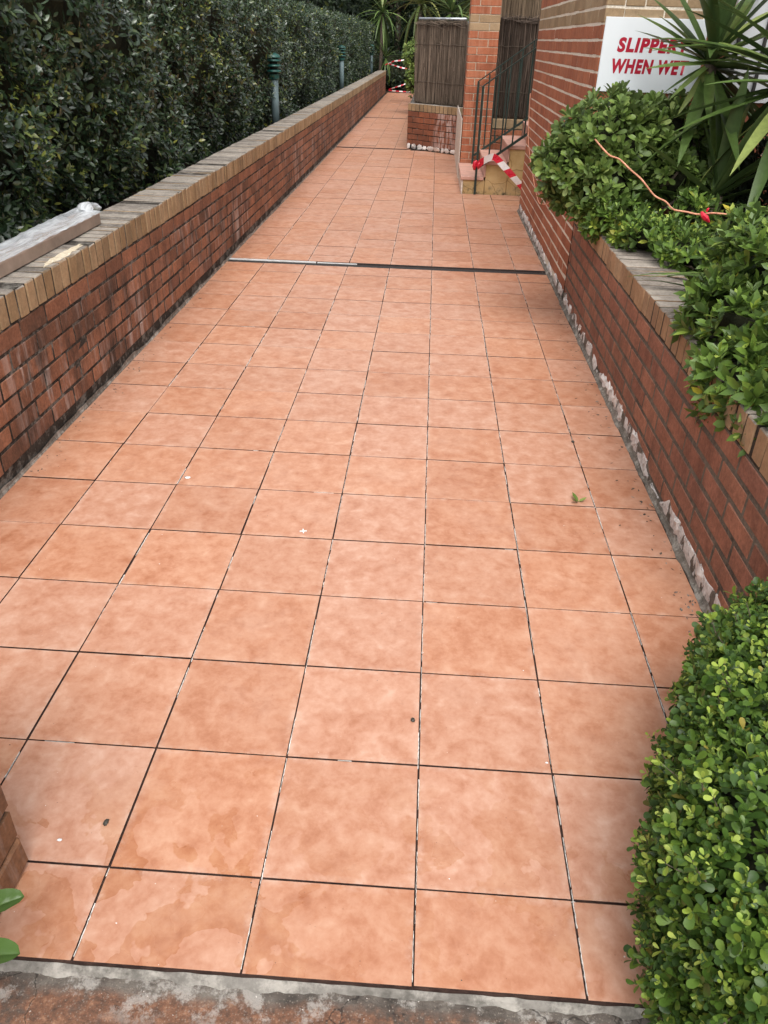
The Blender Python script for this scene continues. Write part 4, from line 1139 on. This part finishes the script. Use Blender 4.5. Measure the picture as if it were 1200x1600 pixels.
# ---- strap leaved plant bottom left
po = (-1.02, .06, -.024); pl_ = thing('strap_leaf_plant', 'two glossy rounded leaf tips poking in at the bottom left edge', 'plant', po)
me = MB(); 
def tongue(p0, p1, wd, sag, name='leaf'):
    p0 = np.array(p0); p1 = np.array(p1); n = 44; V = []; F = []
    d = p1-p0; sd = np.array([-d[1], d[0], 0]); sd = sd/np.linalg.norm(sd)
    for i in range(n):
        t = i/(n-1); c = p0+d*t+np.array([0, 0, sag*math.sin(math.pi*t*.9)]); w_ = wd/2*(.75+.4*t)*math.sqrt(max(0.0, 1-max(0, (t-.72)/.28)**2))+.0005
        for q in (-1, -.5, -.06, 0, .06, .5, 1): V.append(c+sd*w_*q+np.array([0, 0, w_*(.42*q*q-(.10 if q == 0 else 0))+random.gauss(0, .0004)]))
    for i in range(n-1):
        for k in range(6): b = 7*i+k; F.append((b, b+1, b+8, b+7))
    MB().add(np.array(V)-np.array(po), F).build(name, M['tongue'], pl_, smooth=True)
tongue((-.98, .05, .0), (-.737, .158, .145), .050, .05); tongue((-.98, .03, .0), (-.695, .052, .148), .052, .05)
for a_ in (2.0, 2.7, 3.5, 4.2, 5.0):
    tongue((-1.0, .03, .0), (-1.0+.26*math.cos(a_), .03+.26*math.sin(a_), .16), .05, .05)

# ---- cords and ties
def curve(pts, n=8):
    pts = [np.array(p, float) for p in pts]; out = []
    for i in range(len(pts)-1):
        p0, p1, p2, p3 = pts[max(i-1, 0)], pts[i], pts[i+1], pts[min(i+2, len(pts)-1)]
        for k in range(n):
            t = k/n; out.append(.5*((2*p1)+(-p0+p2)*t+(2*p0-5*p1+4*p2-p3)*t*t+(-p0+3*p1-3*p2+p3)*t**3))
    out.append(pts[-1]); return out
cp = [back(930, 218, 3.98), back(941, 231, 3.80), back(953, 243, 3.78), back(968, 249, 3.80), back(985, 265, 3.76), back(1003, 281, 3.58), back(1022, 305, 3.58), back(1040, 315, 3.52), back(1052, 327, 3.38), back(1072, 331, 3.34), back(1092, 335, 3.30), back(1115, 333, 3.26), back(1150, 337, 3.2)]
MB().tube(curve(cp, 6), .0042, 8).build('extension_cord', M['cord'], None, smooth=True, off=cp[0], loc=cp[0], label='orange cord draped over the shrubs on the right planter', cat='cord')
MB().tube([back(1096, 331, 3.27), back(1099, 337, 3.26), back(1103, 341, 3.26), back(1108, 347, 3.26)], [.006, .013, .015, .005], 7).tube([back(1104, 331, 3.27), back(1106, 327, 3.27), back(1108, 325, 3.27)], [.005, .006, .003], 6).build(
    'red_tie', M['tape_r'], None, off=back(1100, 338, 3.26), loc=back(1100, 338, 3.26), label='small red tag tied round the orange cord near the shrubs', cat='tag')
wp = [(.905, 8.25, 1.12), (.910, 8.10, .80), (.905, 7.7, .62), (.910, 7.0, .42), (.905, 6.6, .37), (.908, 6.35, .395), (.905, 6.0, .46), (.90, 5.68, .58), (.89, 5.60, .70), (.86, 5.45, .80)]
MB().tube(curve(wp, 6), .0042, 6).build('hanging_wire', M['cord'], None, smooth=True, off=wp[0], loc=wp[0], label='thin orange wire hanging in a loop down the building side wall', cat='wire')

# ================================================================== FAR END
def tree(label, x, y, h, r, n, seed, mat, size=(.12, .22), name='tree', blobs=None, z0=1.2, tm=None):
    o3 = (x, y, -.03); rg_ = np.random.default_rng(seed)
    t = thing(name, label, 'tree', o3)
    MB().tube([(0, 0, 0), (.05, .03, h*.35), (-.04, .0, h*.6), (.02, .02, h*.9)], [.13, .10, .075, .02], 9).build('trunk', M['twig'], t, smooth=True)
    for k in range(5):
        a = k*1.3+seed; MB().tube([(0, 0, h*.4), (math.cos(a)*r*.4, math.sin(a)*r*.4, h*.55), (math.cos(a)*r*.8, math.sin(a)*r*.8, h*.7)], [.05, .035, .01], 6).build('limb', M['twig'], t, smooth=True)
    if blobs is None:
        blobs = []
        for k in range(9):
            blobs.append(((x+rg_.normal(0, r*.45), y+rg_.normal(0, r*.4), rg_.uniform(z0, h)), tuple(np.array([r, r, r*.8])*rg_.uniform(.38, .62))))
    P_, N_ = blob_samples(blobs, n, rg_, (.45, 1.05), .15)
    a, b, c = shoots(P_, N_, rg_, 5, .2, (.5, 1.4), size, .08, .6)
    foliage(t, o3, a, b, c, tm or leaf_template(.42, .1, .2), mat, 0, rest='crown')
    return t
tree('dark evergreen tree at the far left end behind the hedge', -4.6, 31.0, 6.0, 2.6, 2600, 81, M['leaf_t'])
tree('dark broad tree closing the view at the end of the path', -1.6, 33.5, 6.0, 2.8, 3200, 82, M['leaf_t'], z0=.4)
tree('dark bushy tree behind the brush fence and far shrub', 1.6, 32.0, 5.5, 2.6, 2600, 83, M['leaf_t'], z0=.4)
tree('tall dark tree at the far right behind the brick column', 4.4, 33.0, 6.0, 2.8, 2200, 84, M['leaf_t'], z0=.6)
tree('mid green tree above the hedge top left of the palms', -7.6, 30.0, 6.5, 2.8, 2000, 85, M['leaf_h'], z0=1.0)
P_ = np.stack([np.random.default_rng(9).uniform(-14, 14, 9000), np.random.default_rng(10).normal(38, .8, 9000), np.random.default_rng(11).uniform(-.05, 8.5, 9000)], 1)
rg = np.random.default_rng(12)
a, b, c = shoots(P_, np.tile(np.array([0, -1., .2]), (9000, 1)), rg, 5, .1, (.6, 1.4), (.22, .36), .1, .6)
ft = thing('far_trees', 'dark far off wall of trees closing the garden', 'trees', (0, 38, 0)); foliage(ft, (0, 38, 0), a, b, c, leaf_template(.5, .1, .2), M['leaf_t'], 0)
MB().box(-14, 14, 1.6, 1.9, -.1, 8.0).build('dark_inner_hull', M['inner'], ft, kind='stuff')  # added solid slab behind the far leaves, coloured as shade
# low dark understorey at the end of the path
shrub('low dark understorey shrub at the end of the path behind the tape', 'shrub', (-1.2, 30.6, -.03), [((-1.6, 30.8, .5), (.8, .5, .7)), ((-.6, 31.0, .6), (.8, .5, .8)), ((.4, 30.9, .8), (.8, .6, 1.0)), ((-2.4, 30.6, .6), (.6, .5, .8))],
      1100, 6, (.10, .18), leaf_template(.36, .1, .25), M['leaf_t'], 90, .8, nparts=0, name='understorey_shrub')
co = (-1.95, 29.4, -.03); cdl = thing('cordyline', 'spiky cordyline with a drooping head at the far end of the left wall', 'plant', co)
rosette(cdl, co, (-1.9, 29.4, 2.25), 54, 1.15, 91, (-1.3, 1.4), .055, .35, stem=co, stemr=.06)
rosette(cdl, co, (-1.75, 29.3, 1.0), 26, .7, 92, (-1.0, 1.2), .06, .4)
for i, (x, y, z, L_, sd) in enumerate(((-.55, 24.0, 2.35, 1.3, 93), (.25, 22.5, 2.15, 1.1, 94), (.95, 25.0, 2.6, 1.4, 95))):
    q = (x, y, -.05)
    pm = thing('palm', ['yellow green palm fronds above the left end of the brush fence', 'spiky palm head right behind the pipe of the brush fence', 'tall palm fronds beside the distant brick column'][i], 'palm', q, 0, 'palms beyond the brush fence')
    rosette(pm, q, (x, y, z), 46, L_, sd, (-.9, 1.4), .06, .45, M['leaf_p'] if i != 1 else M['yucca'], name='frond', stem=q, stemr=.07)
shrub('pale green shrub poking out left of the brush fence', 'shrub', (-.30, 20.5, .60), [((-.50, 20.5, 1.15), (.34, .40, .40)), ((-.25, 20.8, 1.0), (.4, .5, .5)), ((-.50, 20.4, .68), (.24, .3, .28))],
      520, 7, (.07, .11), leaf_template(.5, .1, .1, .5), M['leaf_l'], 96, .7, [(-.45, 20.5, 1.2)], nparts=120, name='shrub')
for (yk, x, z) in ((13.1, -2.9, 2.0), (14.5, -2.85, 1.98)):
    q = (x, yk, z-.15); sp = thing('reed_tuft', 'yellow green upright shoots above the hedge, nearer tuft' if yk < 14 else 'yellow green upright shoots above the hedge, farther tuft', 'plant', q)
    rosette(sp, q, (x, yk, z-.12), 12, .42, int(yk*10), (1.1, 1.55), .05, .08, M['leaf_p'])
fx = -1.62
tape('barrier_tape', 'red and white tape strung at the far path end, upper of two slack runs', [(-1.75, 28.9, .80), (-1.45, 28.9, .92), (-1.0, 28.9, .97), (-.45, 28.9, 1.02)], .036, 12, twist=.5)
tape('barrier_tape', 'red and white tape strung at the far path end, drooping to the shrub', [(-1.62, 28.85, .84), (-1.2, 28.85, .74), (-.9, 28.85, .70), (-.55, 28.85, .66)], .036, 12, twist=.4)
tape('barrier_tape', 'slanting red and white tape low across the far path end', [(-1.60, 28.8, .10), (-1.2, 28.8, .22), (-.8, 28.8, .38), (-.42, 28.8, .52)], .034, 12, twist=.6)
tape('barrier_tape', 'red and white tape lying flat along the far path end', [(-1.60, 28.75, .07), (-1.1, 28.75, .05), (-.7, 28.75, .06), (-.42, 28.75, .09)], .03, 10, twist=.2)
MB().tube([(-.86, 28.7, -.02), (-.80, 28.72, .3), (-.68, 28.75, .75)], .018, 6).build('garden_stake', M['twig'], None, off=(-.86, 28.7, -.02), loc=(-.86, 28.7, -.02), label='thin leaning stake holding the tape at the path end', cat='stake')

# ================================================================== LITTER ON THE TILES
def flat_leaf(x, y, L_, rz, mat, label, name='fallen_leaf', tilt=.3):
    V, T = leaf_template(.5, .2, -.3)
    me = mesh_np(name, V*L_, T, mat, True)
    o = link(name, me, None, loc=(x, y, .0015), label=label, cat='leaf'); o.rotation_euler = (0, 0, rz); return o
fl = thing('fallen_leaf', 'small green fallen leaf sprig on the tiles near the right wall', 'leaf', (.605, 2.03, .001))
for rz, L_ in ((.6, .045), (2.2, .04), (-1.3, .035)):
    V, T = leaf_template(.5, .2, -.35); o = link('leaflet', mesh_np('leaflet', V*L_, T, M['leaf_l'], True), fl, loc=(0, 0, .002)); o.rotation_euler = (.15, .1, rz)
def pebble(x, y, s_, mat, label, name='pebble', cat='debris', sq=(1, 1, .6)):
    r = np.random.default_rng(int(abs(x*977+y*131)*10)); n1, n2 = 7, 4; V = []
    for j in range(n2+1):
        ph = math.pi*j/n2
        for i in range(n1):
            th = 2*math.pi*i/n1; V.append(np.array([math.sin(ph)*math.cos(th)*sq[0], math.sin(ph)*math.sin(th)*sq[1], math.cos(ph)*sq[2]])*s_*(1+.15*r.normal()))
    MB().add(V, [(j*n1+i, (j+1)*n1+i, (j+1)*n1+(i+1) % n1, j*n1+(i+1) % n1) for j in range(n2) for i in range(n1)]).build(name, mat, None, smooth=True, loc=(x, y, s_*sq[2]*.8), label=label, cat=cat)
M['seed'] = mat_plain('dark_seed', (.05, .045, .035), .6, 0, .3, 80)
M['paintdrop'] = mat_plain('white_paint_drop', (.78, .76, .75), .5, 0, .05, 30)
pebble(-.019, .815, .0075, M['seed'], 'small dark seed on the tile beside the middle joint line', sq=(.8, 1.1, .5))
pebble(-.711, .44, .008, M['seed'], 'small grey pebble on the near left tile', sq=(.7, 1.2, .5))
pebble(-.798, .389, .0048, M['paintdrop'], 'tiny white crumb on the near left tile beside the pier', sq=(1.4, .8, .4))
pebble(.664, 2.576, .009, M['seed'], 'brown seed pod beside the right joint line, halfway along', sq=(1, 1, .5))
pebble(-.973, 2.06, .011, M['paintdrop'], 'round white spot of paint on a left tile', 'paint_spot', sq=(1.1, .9, .12))
pebble(.323, .70, .0035, M['paintdrop'], 'white crumb at a joint crossing near the box bush', sq=(1.2, .9, .4))
t = thing('tile_spacer', 'small white cross shaped tile spacer lying on the tiles', 'spacer', (-.445, 1.705, .001), .2)
MB().box(-.013, .013, -.0022, .0022, 0, .003).build('arm', M['paintdrop'], t); MB().box(-.0022, .0022, -.013, .013, .0004, .0036).build('arm', M['paintdrop'], t)
mb = MB(); r = np.random.default_rng(99)
for i in range(150):
    x = r.uniform(-1.55, .85); y = .15+7.0*r.random()**1.6; s_ = r.uniform(.0006, .0019); n = 5
    V = [(x, y, s_*.6)]+[(x+s_*math.cos(2*math.pi*k/n)*r.uniform(.6, 1.5), y+s_*math.sin(2*math.pi*k/n)*r.uniform(.6, 1.5), .0002) for k in range(n)]
    mb.add(V, [(0, 1+k, 1+(k+1) % n) for k in range(n)], int(r.random() < .45))
mb.build('grit', [M['paintdrop'], M['seed']], path, kind='stuff')

mb = MB(); r = np.random.default_rng(123)
for i in range(420):
    side = r.random() < .6
    x = (.895-abs(r.normal(0, .05))) if side else (-1.615+abs(r.normal(0, .04))); y = 1.2+8*r.random()**1.4
    if not side: y += .8
    L_ = r.uniform(.003, .011); a = r.uniform(0, 6.28); ca, sa = math.cos(a), math.sin(a); wd = L_*r.uniform(.25, .6); z = .0006
    V = [(x-ca*L_, y-sa*L_, z), (x-sa*wd, y+ca*wd, z+.001), (x+ca*L_, y+sa*L_, z+r.uniform(0, .003)), (x+sa*wd, y-ca*wd, z)]
    mb.add(V, [(0, 1, 2, 3)], int(r.integers(3)))
mb.build('leaf_litter', [M['seed'], M['twig'], M['fillet']], path, kind='stuff')
